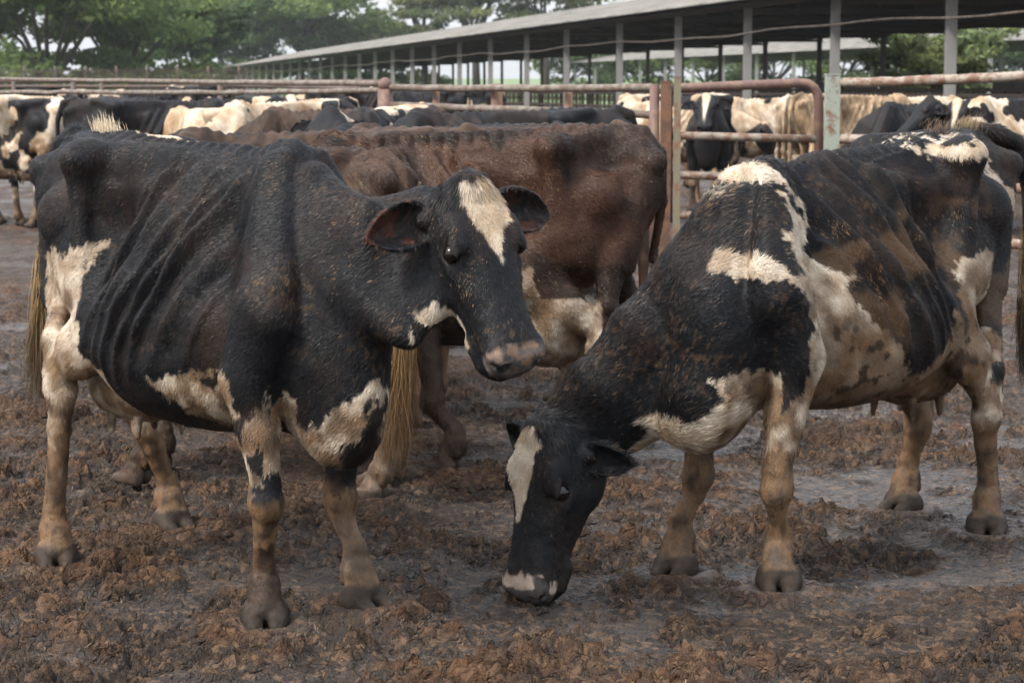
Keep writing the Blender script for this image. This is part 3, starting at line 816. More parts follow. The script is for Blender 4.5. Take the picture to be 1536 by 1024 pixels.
def cow_right():
    H_ = [(1010, 866), (1168, 888), (1480, 803), (1350, 768)]
    fr = Frame([gnd(*H_[0]), gnd(*H_[1])], [gnd(*H_[2]), gnd(*H_[3])])
    hoofs = [fr.loc(gnd(*H_[0]))[:2], fr.loc(gnd(*H_[1]))[:2], fr.loc(gnd(*H_[3]))[:2], fr.loc(gnd(*H_[2]))[:2]]
    c = dict(hoof=hoofs, toe=[toe(fr, 1030, 850, 985, 875), toe(fr, 1166, 870, 1170, 900), toe(fr, 1360, 760, 1318, 775), toe(fr, 1478, 790, 1482, 815)], seed=4, udder=1.05, bony=1.3)
    c['knee'] = [tuple(fr.pt(1048, 715, -.17)), tuple(fr.pt(1166, 735, .17))]
    c['hock'] = [tuple(fr.pt(1375, 640, -.2)), tuple(fr.pt(1478, 625, .23))]
    O = fr.dep(830, 648, 6.46); T = fr.dep(792, 872, 6.38); n = fr.dirl(V(-.74, -.66, .06))
    O, A = head_frame(O, T, n); c['head'] = (O, A); c['hscale'] = 1.0; c['dz'] = [(-.9, 0), (-.6, -.008), (-.2, -.03), (.2, -.035), (.4, -.055), (.6, -.10), (.8, -.10)]
    back = O - A[2] * .07
    m1 = fr.dep(1065, 462, 6.60); m2 = fr.dep(985, 535, 6.54); m3 = fr.dep(915, 608, 6.50)
    c['neck'] = [((.50, 0, 1.08), (.10, .24)), (tuple(m1), (.095, .235)), (tuple(m2), (.085, .20)), (tuple(m3), (.080, .175)), (tuple(back + A[0] * .03), (.082, .150))]
    c['necklat'] = tuple(nrm(V(0, 1, 0) + .25 * V(1, 0, 0)))
    c['ears'] = [((.05, -.09, -.02), (-.10, -1, -.25), (.6, -.1, 1)), ((.05, .092, -.03), (.10, 1, -.50), (.45, .3, 1), dict(W=.10, L=.17))]
    c['brisket'] = [((.74, 0, .60), (.15, .10, .15))]
    c['extra'] = [ecap((.74, 0, .60), tuple(m2 + V(-.02, 0, -.10)), (.085, .15), (.07, .14), k=.09), ecap((.70, 0, .80), tuple(m1), (.10, .18), (.09, .2), k=.08)]
    c['tail'] = [((-.80, 0, 1.385), (.035, .035)), ((-.90, .02, 1.375), (.032, .032)), ((-1.00, .04, 1.34), (.03, .03)), ((-1.06, .06, 1.20), (.026, .026)), ((-1.05, .08, .98), (.02, .02)), ((-1.03, .09, .78), (.015, .015))]
    root = empty('cow', fr.o, fr.a, 'gaunt black and white cow at the right, head lowered to the mud', 'cow', 'bony cows standing in the muddy yard')
    z6 = lambda pts: zp(1.97, 900, 180, pts)
    crest = fr.poly(.05, z6([(480, 105), (505, 170), (545, 215), (580, 250), (565, 300), (550, 262), (510, 205), (450, 168), (400, 150), (330, 170), (250, 225), (215, 250), (250, 205), (330, 150), (400, 115)]))
    crest2 = fr.poly(-.10, z6([(205, 262), (250, 205), (330, 150), (420, 108), (500, 105), (470, 150), (400, 160), (330, 182), (262, 240)]))
    band = fr.poly(.14, z6([(545, 212), (575, 250), (610, 270), (625, 330), (600, 370), (640, 420), (685, 455), (665, 500), (690, 560), (640, 640), (655, 690), (640, 790), (610, 730), (585, 740), (560, 660), (540, 600), (510, 520), (470, 465), (430, 478), (400, 450), (350, 400), (400, 388), (440, 400), (480, 440), (520, 452), (520, 400), (500, 330), (545, 300), (552, 260)]))
    belly = fr.poly(.28, z6([(630, 640), (690, 610), (720, 590), (760, 515), (800, 550), (850, 640), (880, 660), (915, 765), (960, 745), (1000, 700), (1030, 640), (1060, 560), (1100, 640), (1050, 830), (900, 900), (700, 900), (620, 860), (640, 700)]))
    spots = [fr.poly(.24, z6([(630, 460), (670, 480), (672, 530), (640, 535)]))]
    thigh = fr.poly(.22, z6([(1042, 430), (1075, 400), (1110, 383), (1162, 405), (1150, 530), (1142, 600), (1170, 650), (1160, 700), (1130, 720), (1120, 760), (1160, 770), (1180, 1400), (1040, 1400), (1060, 700), (1036, 560)]))
    hip = fr.poly(.05, z6([(900, 84), (1000, 55), (1040, 50), (1100, 95), (1096, 150), (1165, 235), (1168, 278), (1120, 245), (1088, 190), (1070, 125), (1000, 112), (930, 104)]))
    chest = fr.poly(0, z6([(255, 770), (330, 730), (400, 732), (460, 768), (478, 812), (465, 860), (470, 900), (430, 1000), (260, 1040), (170, 930), (230, 890), (250, 850)]))
    chspot = fr.poly(0.03, z6([(240, 790), (285, 785), (300, 820), (270, 850), (240, 840)]))
    fleg = fr.poly(.18, z6([(468, 885), (500, 890), (548, 808), (570, 846), (592, 798), (640, 788), (622, 870), (640, 1400), (450, 1400)]))
    tuf = [fr.poly(.02, z6([(60, 400), (115, 365), (110, 430), (70, 440)])), fr.poly(.02, z6([(30, 540), (90, 500), (80, 560), (20, 600)]))]
    z5 = lambda pts: zp(2.843, 720, 560, pts)
    hp = lambda pts: face_poly(fr, O, A, pts)
    blaze = hp(z5([(158, 222), (242, 222), (272, 290), (238, 350), (226, 420), (192, 520), (160, 612), (140, 625), (138, 540), (118, 430), (98, 350), (130, 280)]))
    def colf(p, n):
        x, y, z = p.T; rg = rag(p, 43)
        w = np.full(len(p), -1.); side = y > .03
        for po, m in ((crest, (y > -.04 - .4 * (x > .5)) & (x > 0)), (band, side), (belly, y > -.5), (thigh, side & (x < -.2)), (hip, (y > -.12) & (x < 0)), (chest, (np.abs(y) < .2) & (x > .5) & (x < .93)), (fleg, side & (x > .3))):
            w = np.maximum(w, np.where(m, poly_sd(x, z, po) + rg, -1))
        w = np.maximum(w, np.where((x > .5) & (y < .1), poly_sd(x, z, crest2) + rg, -1))
        for po in tuf: w = np.maximum(w, np.where(x > .7, poly_sd(x, z, po) + rg, -1))
        for po in spots + [chspot]: w = np.minimum(w, np.where(side | (np.abs(y) < .15), -poly_sd(x, z, po) - rg, 1))
        w = np.maximum(w, np.where((x > -.75) & (x < -.05) & (z < .70) & (np.abs(y) < .2), .05 + rg, -1))
        w = np.maximum(w, np.where((y < -.03) & (z < .6) & ((x < .2) | (z < .42)) & (x < .8), .58 - z + rg, -1))
        q = (p - O) @ A.T; hd = (q[:, 0] > -.06) & (q[:, 0] < .58) & (np.abs(q[:, 1]) < .2) & (q[:, 2] > -.2) & (z < .8) & (x > .8)
        w = np.where(hd, -1, w); w = np.where(hd & (q[:, 2] > .015), poly_sd(q[:, 1], q[:, 0], blaze) + rg * .35, w)
        white = sst(-.003, .004, w)
        wv = q[:, 0]
        spat = np.full(len(p), .25)
        spat = np.where((x > .45) & ~hd & (z > .4), .58, spat)
        spat = np.maximum(spat, .70 * sst(.45, .30, x) * (z > .7) * sst(-.35, -.15, x) * side)
        spat = np.where(hd, .30 * sst(.25, .0, q[:, 0]) + .10, spat)
        colf.sp = np.where(w < 0, spat, .1)
        col = coat_colour(p, white, 61, 1., .3, spatter=spat, nomud=np.maximum(hd, (x > .8) * 1.))
        bl = np.where((w > 0) & (z < .95) & (x < .45) & (x > -.45), sst(.9, .75, z), 0)
        col = mixc(col, mixc(np.tile(TAN * 1.25, (len(p), 1)), TAN * .55, np.clip(.45 + .9 * fbm(p, 17, 3, 9), 0, 1)), bl * .75)
        sp = sst(.48, .62, fbm(p, 30, 2, 77)) * bl; col = mixc(col, MUD * .9, sp * .9)
        mud = sst(.0, .35, fbm(p, 6, 3, 88) - .12) * sst(1.30, 1.1, z) * (w < 0) * side * (x < .45) * (~hd); col = mixc(col, V(.10, .062, .036), mud * .65)
        mz = hd & (q[:, 0] > .43) & (q[:, 2] > -.06); t = np.where(mz, sst(.44, .46, q[:, 0] + .9 * rg), 0)
        mc = mixc(np.tile(V(.06, .052, .05), (len(p), 1)), V(.38, .30, .24), sst(.25, .4, .62 - 32 * np.maximum(0, q[:, 0] - .474) + .5 * fbm(p, 20, 2, 15) - 5 * np.maximum(0, np.abs(q[:, 1] - .01) - .03)))
        col = mixc(col, mc, t)
        ed = np.hypot(q[:, 0] - .18, q[:, 2] - .028); col = mixc(col, V(.018, .015, .014), (hd & (np.abs(q[:, 1]) > .085)) * sst(.036, .026, ed))
        nd = np.minimum(np.linalg.norm(q - V(.525, .055, .006), axis=1), np.linalg.norm(q - V(.525, -.055, .006), axis=1))
        col = mixc(col, V(.01, .008, .008), sst(.022, .014, nd))
        hf = sst(.085, .065, z + .012 * fbm(p, 20, 2, 8)) * ~hd; col = mixc(col, V(.024, .018, .014) * (1 + .4 * fbm(p, 30, 2, 8))[:, None], hf * .9)
        return col
    nk = nrm(V(.55, 0, 1.1) - O)
    crl = [m1 + (V(.5, 0, 1.08) - m1) * k for k in (0, .5, 1)]
    def length(p, n):
        q = (p - O) @ A.T; L = np.full(len(p), .013)
        hd = (q[:, 0] > -.06) & (q[:, 0] < .58) & (np.abs(q[:, 1]) < .135) & (q[:, 2] > -.2) & (p[:, 0] > .8)
        up = n @ nrm(V(.6, 0, .8))
        L = np.where((p[:, 0] > .35) & (up > .75) & ~hd, .022, L)
        L = np.where(hd, .009, L); L = np.where(hd & (q[:, 0] > .44), .0045, L)
        L = np.where(hd & (q[:, 0] < .05) & (q[:, 2] > 0), .024, L)
        L = np.where((p[:, 0] < -.5) & (np.abs(p[:, 1]) < .06) & (p[:, 2] > 1.36), .03, L)
        L = np.where((p[:, 2] < .38) & ~hd, .0075, L)
        L = np.where((p[:, 2] < .08) & ~hd, .003, L)
        L = np.where((p[:, 0] > .55) & (p[:, 2] < .62) & (np.abs(p[:, 1]) < .16) & (p[:, 2] > .38) & ~hd, .028, L)
        return eye_clear(p, O, A, L)
    finish_cow(root, c, fr, colf, .0052, 270000, length, default_flow(O, A, nk * .9 + V(0, 0, -.15)), seed=5)
    strands('tail_switch', root, [(-1.06, .07, 1.08), (-1.03, .09, .80)], 1300, .011, .30, (-.02, .06, -1), [(.33, .22, .10), (.09, .05, .03)], 15)
    strands('tail_switch', root, [(-1.03, .09, .80), (-1.03, .09, .72)], 900, .014, .26, (-.02, .03, -1), [(.05, .03, .02), (.04, .028, .02)], 16, wave=.03)
    strands('tail_tuft', root, [(-.68, .0, 1.40), (-.78, .01, 1.40)], 700, .013, .024, (-.4, 0, 1), [(.10, .07, .04), (.30, .22, .12)], 17, w=.0018, wave=.004, segs=3)
    strands('tail_tuft', root, [(-.50, .0, 1.39), (-.56, .01, 1.39)], 500, .018, .018, (-.4, 0, 1), [(.07, .045, .03), (.14, .09, .06)], 18, w=.0018, wave=.004, segs=3)
    return fr, c

class Frame2(Frame):
    def __init__(s, o, a): s.o = V(o[0], o[1], 0); s.a = math.radians(a); s.c, s.s = math.cos(s.a), math.sin(s.a)

def stand_pose(fr=None, hoofs=None, head='level', seed=0, bony=1., turn=0.0, bend=0.0):
    hoofs = hoofs or [(.60, -.17), (.57, .17), (-.60, -.19), (-.52, .19)]
    c = dict(hoof=hoofs, toe=[0, 0, 0, 0], seed=seed, bony=bony, udder=1.0)
    c['knee'] = [(hoofs[0][0] - .01, -.17, .34), (hoofs[1][0] - .01, .17, .34)]
    c['hock'] = [(hoofs[2][0] - .10, -.19, .52), (hoofs[3][0] - .10, .19, .52)]
    c['tail'] = [((-.80, 0, 1.385), (.035, .035)), ((-.89, 0, 1.35), (.032, .032)), ((-.945, 0, 1.2), (.024, .024)), ((-.955, 0, .95), (.019, .019)), ((-.94, 0, .70), (.03, .03)), ((-.94, 0, .5), (.02, .02))]
    ct, st = math.cos(turn), math.sin(turn)
    if head == 'level': O, T, n = V(1.05 + .05 * ct, .10 * st, 1.33), None, None; s = V(.75 * ct, .75 * st, -.66); nn = V(.66 * ct, .66 * st, .75)
    elif head == 'graze': O = V(1.16, .1 * st, .62); s = V(.12 * ct, .2 * st, -.95); nn = V(1 * ct, 1 * st, .1)
    else: O = V(1.15, .12 * st, .98); s = V(.55 * ct, .55 * st, -.83); nn = V(.83 * ct, .83 * st, .55)
    if bend:
        R = np.array([[math.cos(bend), -math.sin(bend), 0], [math.sin(bend), math.cos(bend), 0], [0, 0, 1]])
        O = V(.6, 0, 0) + R @ (O - V(.6, 0, 0)) * [.85, 1, 1]; s = R @ s; nn = R @ nn
    O, A = head_frame(O, O + s, nn); c['head'] = (O, A); back = O - A[2] * .08
    m = .5 * (back + V(.62, 0, 1.06)) + V(0, 0, .0)
    c['neck'] = [((.50, 0, 1.10), (.09, .23)), ((.68, 0, 1.03), (.085, .22)), (tuple(m), (.075, .17)), (tuple(back), (.07, .125))]
    c['ears'] = [((.045, -.092, -.02), (.12, -1, -.15), (.25, -.15, 1)), ((.045, .092, -.02), (.12, 1, -.15), (.25, .15, 1))]
    return c

def cow_brown_a():
    fr = Frame2((-.245, 8.72), 181)
    FL = fr.loc(gnd(665, 712)); 
    c = stand_pose(hoofs=[(.50, -.2), (FL[0], .24), (-.62, -.2), (-.50, .20)], head='mid', seed=7, bony=1.6, bend=-.9)
    c['tail'] = [((-.80, 0, 1.385), (.035, .035)), ((-.87, 0, 1.30), (.028, .028)), ((-.89, -.03, 1.1), (.02, .02)), ((-.85, -.06, .85), (.016, .016))]
    c['elb'] = (0, -.38); c['dz'] = [(-.8, 0.02), (-.6, 0.015), (-.2, -.02), (.2, -.025), (.5, .0)]
    c['toe'] = [0, math.pi + 2.7, 0, 0.2]
    c['knee'] = [(.55, -.17, .36), tuple(fr.pt(648, 598, .24))]
    c['udder'] = 1.3; c['extra'] = [ell((-.40, .06, .60), (.17, .17, .19), k=.04)] + [e for s in (-1, 1) for e in (ell((-.415, s * .225, 1.345), (.055, .045, .04), k=.05), ecap((-.42, s * .22, 1.33), (-.47, s * .19, .98), (.024, .024), (.035, .05), k=.04))] + [ecap((-.75, 0, 1.385), (.30, 0, 1.368), .018, .014, k=.06)]
    root = empty('cow', fr.o, fr.a, 'bony reddish brown cow side-on behind the turned head of the blazed cow', 'cow', 'bony cows standing in the muddy yard')
    root.scale = (.97, .97, .975)
    wp = fr.poly(.3, [(785, 402), (800, 395), (815, 450), (815, 485), (785, 478)])
    BR = V(.030, .0175, .0125)
    O, A = c['head']
    def colf(p, n):
        x, y, z = p.T; rg = rag(p, 143)
        w = np.where(y > .05, poly_sd(x, z, wp) + rg, -1)
        w = np.maximum(w, np.where((x > -.62) & (x < -.16) & (z < .72) & (y > -.2), .72 - z + rg - .4 * np.maximum(0, np.abs(x + .39) - .17), -1))
        w = np.maximum(w, np.where((x < -.1) & (z < .45), .42 - z + rg, -1))
        white = sst(-.003, .004, w) * .9
        spat = np.full(len(p), .38); colf.sp = spat
        col = coat_colour(p, white, 161, 1., .3, brown=BR, spatter=spat, legz=.45)
        r = sst(.1, .5, fbm(p, 4, 3, 19) + .9 * gau(x, -.55, .15) * gau(z, 1.05, .25)) * (w < 0); col = mixc(col, V(.075, .034, .019), r * .5)
        m = (y > 0) * (x > -.1) * sst(.75, .6, z); col = mixc(col, V(.05, .033, .024) * (1 + .5 * fbm(p, 30, 2, 2))[:, None], m * .8)
        hf = sst(.05, .04, z); col = mixc(col, V(.07, .05, .04), hf * .9)
        return col
    nk = nrm(V(.55, 0, 1.1) - O)
    ln = lambda p, n: np.where((p[:, 0] > .35) & (n[:, 2] > .6) & (p[:, 2] > 1.2), .022, .014) * sst(.03, .07, p[:, 2])
    finish_cow(root, c, fr, colf, .0075, 130000, ln, default_flow(O, A, nk), seed=8, width=.0026)

def cow_brown_b():
    fr = Frame2((-1.13, 8.28), 160)
    c = stand_pose(hoofs=[(.60, -.17), (.57, .17), (-.66, -.19), (-.60, .20)], head='mid', seed=9, bony=1.2, bend=-1.9)
    h = fr.loc(gnd(556, 748)); c['hoof'][0] = (.44, -.15); c['hoof'][1] = (.38, .15); c['knee'] = [(.46, -.15, .34), (.40, .15, .34)]; c['elb'] = (-.08, -.12); c['hoof'][3] = (h[0] / .88, h[1] / .88); c['hock'][1] = (h[0] / .88 - .05, h[1] / .88, .5)
    c['tail'] = [((-.78, 0, 1.37), (.033, .033)), ((-.88, .02, 1.30), (.03, .03)), ((-.94, .08, 1.1), (.022, .022)), ((-.95, .17, .85), (.018, .018)), ((-.95, .22, .66), (.015, .015))]
    root = empty('cow', fr.o, fr.a, 'pale brown cow with a blond tail, mostly hidden behind the blazed cow', 'cow', 'bony cows standing in the muddy yard')
    root.scale = (.88, .88, .94)
    BR = V(.042, .024, .016); O, A = c['head']
    def colf(p, n):
        x, y, z = p.T; rg = rag(p, 243)
        w = np.where((z < .8) & (x < 0), .75 - z + rg, -1)
        col = coat_colour(p, sst(-.003, .004, w), 261, .8, .3, brown=BR, legz=.35)
        return mixc(col, V(.07, .05, .04), sst(.05, .04, z) * .9)
    ln = lambda p, n: np.full(len(p), .014) * sst(.03, .07, p[:, 2])
    finish_cow(root, c, fr, colf, .0085, 70000, ln, default_flow(O, A, V(-1, 0, .5)), seed=11, width=.0026)
    strands('tail_switch', root, [(-.95, .165, .84), (-.95, .215, .62)], 2200, .017, .46, (.05, .02, -1), [(.25, .155, .07), (.12, .07, .035)], 25, w=.003, wave=.045)

# ------------------------------------------------------------------ the herd behind: three poses, each cow with its own coat
def pose_mesh(head, turn, seed, h=.0145):
    c = stand_pose(head=head, turn=turn, seed=seed, bony=1.55)
    if head == 'level': c['udder'] = .9
    v, q = polygonize(cow_prims(c), h); v = relax(v, q, 1, .4); return v, q, c

def herd_colour(v, c, kind, seed):
    x, y, z = v.T; O, A = c['head']; N = len(v)
    n = fbm(v * [1, 1.3, 1], 2.1, 3, seed) + .25 * fbm(v, 9, 2, seed + 4)
    th = {'black': 2., 'spot': .02, 'white': -.42, 'cream': -5, 'mostly': .35, 'tan': 5, 'brown': 2.}[kind]
    w = sst(-.01, .02, (n - th)) if kind != 'white' else sst(.02, -.01, n - .26)
    if kind in ('spot', 'white', 'mostly', 'black'): w = np.maximum(w, sst(.45, .38, z + .05 * n) * (kind != 'black'))
    q = (v - O) @ A.T; hd = (q[:, 0] > -.06) & (x > .85)
    if kind in ('spot', 'white', 'mostly', 'black'):
        w = np.where(hd, 0, w)
        if seed % 2 or kind == 'mostly': w = np.where(hd, sst(.05, .03, np.abs(q[:, 1] + .01 * n) + .12 * (q[:, 0] - .1)) * (q[:, 2] > .02) * (q[:, 0] < .34 + .1 * (seed % 3)), w)
    br = {'tan': V(.26, .18, .11), 'brown': V(.050, .030, .020)}.get(kind)
    col = coat_colour(v, w, seed, .9, .0, brown=br, legz=.5)
    col = mixc(col, col * V(.62, .50, .38), np.clip(.25 + .8 * fbm(v, 3.5, 3, seed + 50), 0, 1) * w)
    ear = hd & (np.abs(q[:, 1]) > .13); 
    return mixc(col, V(.06, .045, .035), sst(.06, .045, z))

HERD = [  # px, depth, heading, pose, coat, label
    (8, 23, 150, 0, 'spot', 'black and white cow cut off by the left edge of the photo'),
    (62, 23.5, 62, 1, 'white', 'mostly white cow with black lower patches at far left, rump towards the camera'),
    (150, 27, 200, 2, 'black', 'black cow beside the mostly white cow at the far left'),
    (185, 25, 300, 1, 'black', 'black cow with lowered head, just right of the mostly white cow'),
    (240, 20, 12, 1, 'black', 'dusty dark grey cow side-on above the rump of the nearest black cow'),
    (308, 19.5, 128, 1, 'cream', 'cream-backed cow between the dusty grey cow and the black cows'),
    (352, 24, 250, 0, 'black', 'black cow with pale ears behind the cream-backed cow'),
    (398, 23, 290, 0, 'mostly', 'black cow with white marks, right of the one with pale ears'),
    (436, 27, 172, 0, 'mostly', 'black cow with white marks beyond the black cows, under the far rails'),
    (500, 16.5, 168, 2, 'brown', 'dull brown cow seen side-on under the left rails'),
    (420, 18.5, 228, 2, 'spot', 'black and white cow beside the dull brown cow'),
    (385, 10.9, 150, 1, 'black', 'black cow whose long back shows behind the nearest cow'),
    (447, 9.85, 182, 1, 'brown', 'brown cow whose bumpy back shows just above the nearest cow'),
    (580, 14.5, 255, 0, 'spot', 'white cow with black patches under the knob-topped post'),
    (640, 12.4, 178, 1, 'black', 'black cow whose low back shows left of the orange fence posts'),
    (690, 10.6, 176, 1, 'brown', 'brown cow almost hidden behind the reddish brown cow'),
    (742, 13.8, 186, 1, 'black', 'black cow with a raised rump just before the gate posts'),
    (962, 24, 100, 1, 'cream', 'cream cow behind the dark gate posts'),
    (1022, 27.5, 330, 2, 'spot', 'white cow with black patches behind the left half of the gate'),
    (1066, 25.5, 262, 0, 'mostly', 'black-headed cow facing the camera through the gate'),
    (1150, 29, 196, 1, 'white', 'white cow with black spots side-on behind the gate'),
    (1216, 26.5, 62, 1, 'cream', 'cream cow showing its rump and tail at the right end of the gate'),
    (1293, 25.5, 18, 1, 'tan', 'tan cow side-on just right of the pale green post'),
    (1398, 23.5, 176, 1, 'black', 'plain black cow side-on behind the right-hand rails'),
    (1465, 22.5, 248, 0, 'mostly', 'black cow with a white-marked face looking out over the right rails'),
    (1530, 22, 205, 0, 'spot', 'black and white cow at the right edge behind the rails'),
    (1345, 30, 170, 0, 'cream', 'cream back farther off between the tan and the plain black cow'),
    (235, 42, 170, 1, 'black', 'distant black cow under the left rails'),
    (290, 50, 185, 1, 'mostly', 'distant dark cow with white marks, beyond the left rails'),
    (150, 46, 10, 2, 'white', 'distant white cow beyond the left rails'),
    (500, 44, 185, 1, 'white', 'distant white cow left of the knob-topped post'),
    (560, 38, 5, 1, 'black', 'distant black cow close left of the knob-topped post'),
    (640, 44, 175, 1, 'black', 'distant black cow beyond the lower rail, right of the knob-topped post'),
    (700, 52, 175, 2, 'mostly', 'distant dark cow near the shed posts'),
    (60, 52, 172, 1, 'black', 'distant black cow at the far left under the trees'),
]

t = NT('yellow_tag'); M_TAG = t.pbr((.55, .33, .03), .5)
def herd():
    poses = [('level', 0.), ('graze', .2), ('mid', .35)]
    base = [pose_mesh(h, t_, 20 + i) for i, (h, t_) in enumerate(poses)]
    for i, (px, d, hd, ps, kind, lab) in enumerate(HERD):
        v, q, c = base[ps]
        p = at_depth(px, 150, d); 
        o = empty('cow', (p[0], d, 0), math.radians(hd), lab, 'cow', 'herd crowded behind the nearest cows')
        o.scale = (.965 + .03 * math.sin(i * 2.1),) * 3
        mesh_obj('body', v, q, M_COAT, o, True, herd_colour(v, c, kind, 301 + i * 7))
        if px == 1465:
            O, A = c['head']; m = MB(); m.box(O + A.T @ V(.085, -.20, .025), (.06, .045, .004), [A[0], A[1], A[2]])
            m.build('ear_tag', M_TAG, o)
# ------------------------------------------------------------------ mud yard
HOOF_XY = []
def ground():
    X = np.concatenate([[-160, -110, -80, -60], -2.35 - np.cumsum(.008 * 1.02 ** np.arange(252))[::-1], np.arange(-2.35, 2.75, .0075), 2.75 + np.cumsum(.008 * 1.02 ** np.arange(252)), [60, 80, 110, 160]])
    X = np.unique(X)
    Y = np.concatenate([np.arange(-6, 4.9, .35), np.arange(4.9, 8.6, .0085), 8.6 + np.cumsum(.0087 * 1.0125 ** np.arange(470))])
    Y = np.concatenate([Y[Y < 170], [175, 190, 220, 270, 350, 500, 800, 1500]])
    gx, gy = np.meshgrid(X, Y); x, y = gx.ravel(), gy.ravel(); P = np.stack([x, y, x * 0], 1)
    far = sst(34, 14, y)
    wx = .05 * fbm(P, 6, 3, 1) + .018 * fbm(P, 24, 2, 5); wy = .05 * fbm(P, 6, 3, 2) + .018 * fbm(P, 24, 2, 6)
    h = .030 * fbm(P, 1.3, 3, 3)
    rough = sst(-.35, .35, fbm(P, 1.1, 3, 21) + .15)           # where the mud is trampled into clods
    n = fbm(P + np.stack([wx, wy, x * 0], 1), 55, 3, 31)
    vs = 0
    for fq, am, sd, ff, wk in ((6.5, .058, 11, 1, 1.), (13, .030, 12, 1, 1.2), (27, .019, 13, far, 1.0), (55, .010, 15, far, .7)):
        d1, d2, v_ = worley2(x + wx * wk, y + wy * wk, fq, sd)
        e_ = sst(.0, .28, d2 - d1) * (.35 + .65 * np.clip(1.1 - d1 * 1.1, 0, 1))
        h += (.25 + .75 * rough) * am * (e_ * v_ ** 1.5 - .25) * ff
        if fq == 27: v2 = v_
    h += .010 * n * (.4 + .6 * rough) * far
    r = 1 - np.abs(fbm(P + np.stack([wx, wy, x * 0], 1), 15, 3, 33)); h += .010 * (r ** 3 - .3)
    # hoof prints
    rr = np.random.default_rng(3)
    for k in range(260):
        cx, cy = rr.uniform(-2.6, 3), rr.uniform(5.3, 11); a = rr.uniform(0, 3.1)
        m = (np.abs(x - cx) < .2) & (np.abs(y - cy) < .2)
        q = (x[m] - cx) * math.cos(a) + (y[m] - cy) * math.sin(a), -(x[m] - cx) * math.sin(a) + (y[m] - cy) * math.cos(a)
        d = np.hypot(q[0] / .075, q[1] / .055); h[m] += .012 * gau(d, 1.25, .25) - .040 * sst(1.1, .7, d)
    pool = sst(-.02, .22, fbm(P, 1.7, 3, 41) + .08)
    lvl = -.004 + .003 * fbm(P, 2, 2, 43)
    h = np.where(h < lvl, lvl + (h - lvl) * (1 - .75 * pool), h)
    wet = np.clip(sst(.026, -.004, h) * (.25 + .75 * pool), 0, 1)
    # feet stand in the mud: level under each hoof, a small rim round it
    for (cx, cy) in HOOF_XY:
        m = (np.abs(x - cx) < .3) & (np.abs(y - cy) < .3); d = np.hypot(x[m] - cx, y[m] - cy) * (1 + .15 * n[m])
        h[m] = h[m] * sst(.07, .19, d) + (.026 * gau(d, .115, .035) + .014) * sst(.25, .12, d)
    h = h - .012
    col = np.stack([h, wet, rough, v2], 1)
    I = np.arange(len(x)).reshape(gx.shape)
    q = np.stack([I[:-1, :-1], I[:-1, 1:], I[1:, 1:], I[1:, :-1]], -1).reshape(-1, 4)
    t = NT('wet_mud'); a = t.attr('Col'); sep = t.n('ShaderNodeSeparateColor'); t.l(a.outputs['Color'], sep.inputs[0])
    pos = t.pos(); n1 = t.noise(3.2, 5, .6, pos); n2 = t.noise(38, 5, .65, pos, .6); n3 = t.noise(170, 4, .7, pos); n4 = t.noise(1.1, 3, .5, pos)
    vv_ = t.mth('MULTIPLY', a.outputs['Alpha'], 1.0); dry = t.mix(n2, (.050, .023, .012), (.225, .108, .050)); dry = t.mix(vv_, dry, t.mix(n2, (.034, .017, .010), (.15, .078, .044)))
    dry = t.mix(t.ramp(n1, [(.35, (0, 0, 0)), (.68, (1, 1, 1))]), dry, (.075, .052, .037))
    dark = t.mix(n2, (.016, .012, .010), (.060, .044, .035))
    hn = t.mth('MULTIPLY_ADD', sep.outputs[0], 26, .50)
    f = t.mth('ADD', hn, t.mth('MULTIPLY_ADD', n3, .9, -.45)); f = t.mth('ADD', f, t.mth('MULTIPLY_ADD', n4, 1.1, -.62))
    f = t.ramp(f, [(.22, (0, 0, 0)), (.78, (1, 1, 1))])
    c = t.mix(f, dark, dry)
    c = t.mix(t.ramp(n3, [(.62, (0, 0, 0)), (.80, (.7, .7, .7))]), c, (.20, .135, .080))
    c = t.mix(t.mth('MULTIPLY', sep.outputs[1], .55), c, (.030, .020, .014))
    wetf = t.mth('MULTIPLY', sep.outputs[1], t.ramp(n2, [(.25, (1, 1, 1)), (.75, (.35, .35, .35))]))
    rg = t.mth('SUBTRACT', t.ramp(n1, [(.35, (.50, .50, .50)), (.7, (.85, .85, .85))]), t.mth('MULTIPLY', wetf, .40)); 
    wn = t.n('ShaderNodeTexNoise'); wn.inputs['Scale'].default_value = 22; wn.inputs['Detail'].default_value = 4; t.l(pos, wn.inputs['Vector'])
    wv = t.n('ShaderNodeVectorMath', operation='MULTIPLY_ADD'); t.l(wn.outputs['Color'], wv.inputs[0]); wv.inputs[1].default_value = (.05, .05, .05); t.l(pos, wv.inputs[2])
    vb = []
    for sc_ in (15, 44):
        vo = t.n('ShaderNodeTexVoronoi', feature='F1'); vo.inputs['Scale'].default_value = sc_; t.l(wv.outputs[0], vo.inputs['Vector'])
        ve = t.n('ShaderNodeTexVoronoi', feature='DISTANCE_TO_EDGE'); ve.inputs['Scale'].default_value = sc_; t.l(wv.outputs[0], ve.inputs['Vector'])
        sp_ = t.n('ShaderNodeSeparateColor'); t.l(vo.outputs['Color'], sp_.inputs[0])
        ed_ = t.ramp(ve.outputs[0], [(0, (0, 0, 0)), (.16, (1, 1, 1))]); vb.append((t.mth('MULTIPLY', ed_, t.mth('POWER', sp_.outputs[0], 1.5)), sp_.outputs[1]))
    c = t.mix(t.mth('MULTIPLY', vb[0][1], .55), c, (.030, .020, .015)); c = t.mix(t.mth('MULTIPLY', t.mth('POWER', vb[1][1], 3.), .6), c, (.23, .14, .08))
    ad = t.n('ShaderNodeMath', operation='ADD'); t.l(n3, ad.inputs[0]); t.l(t.mth('MULTIPLY', n2, 2.), ad.inputs[1])
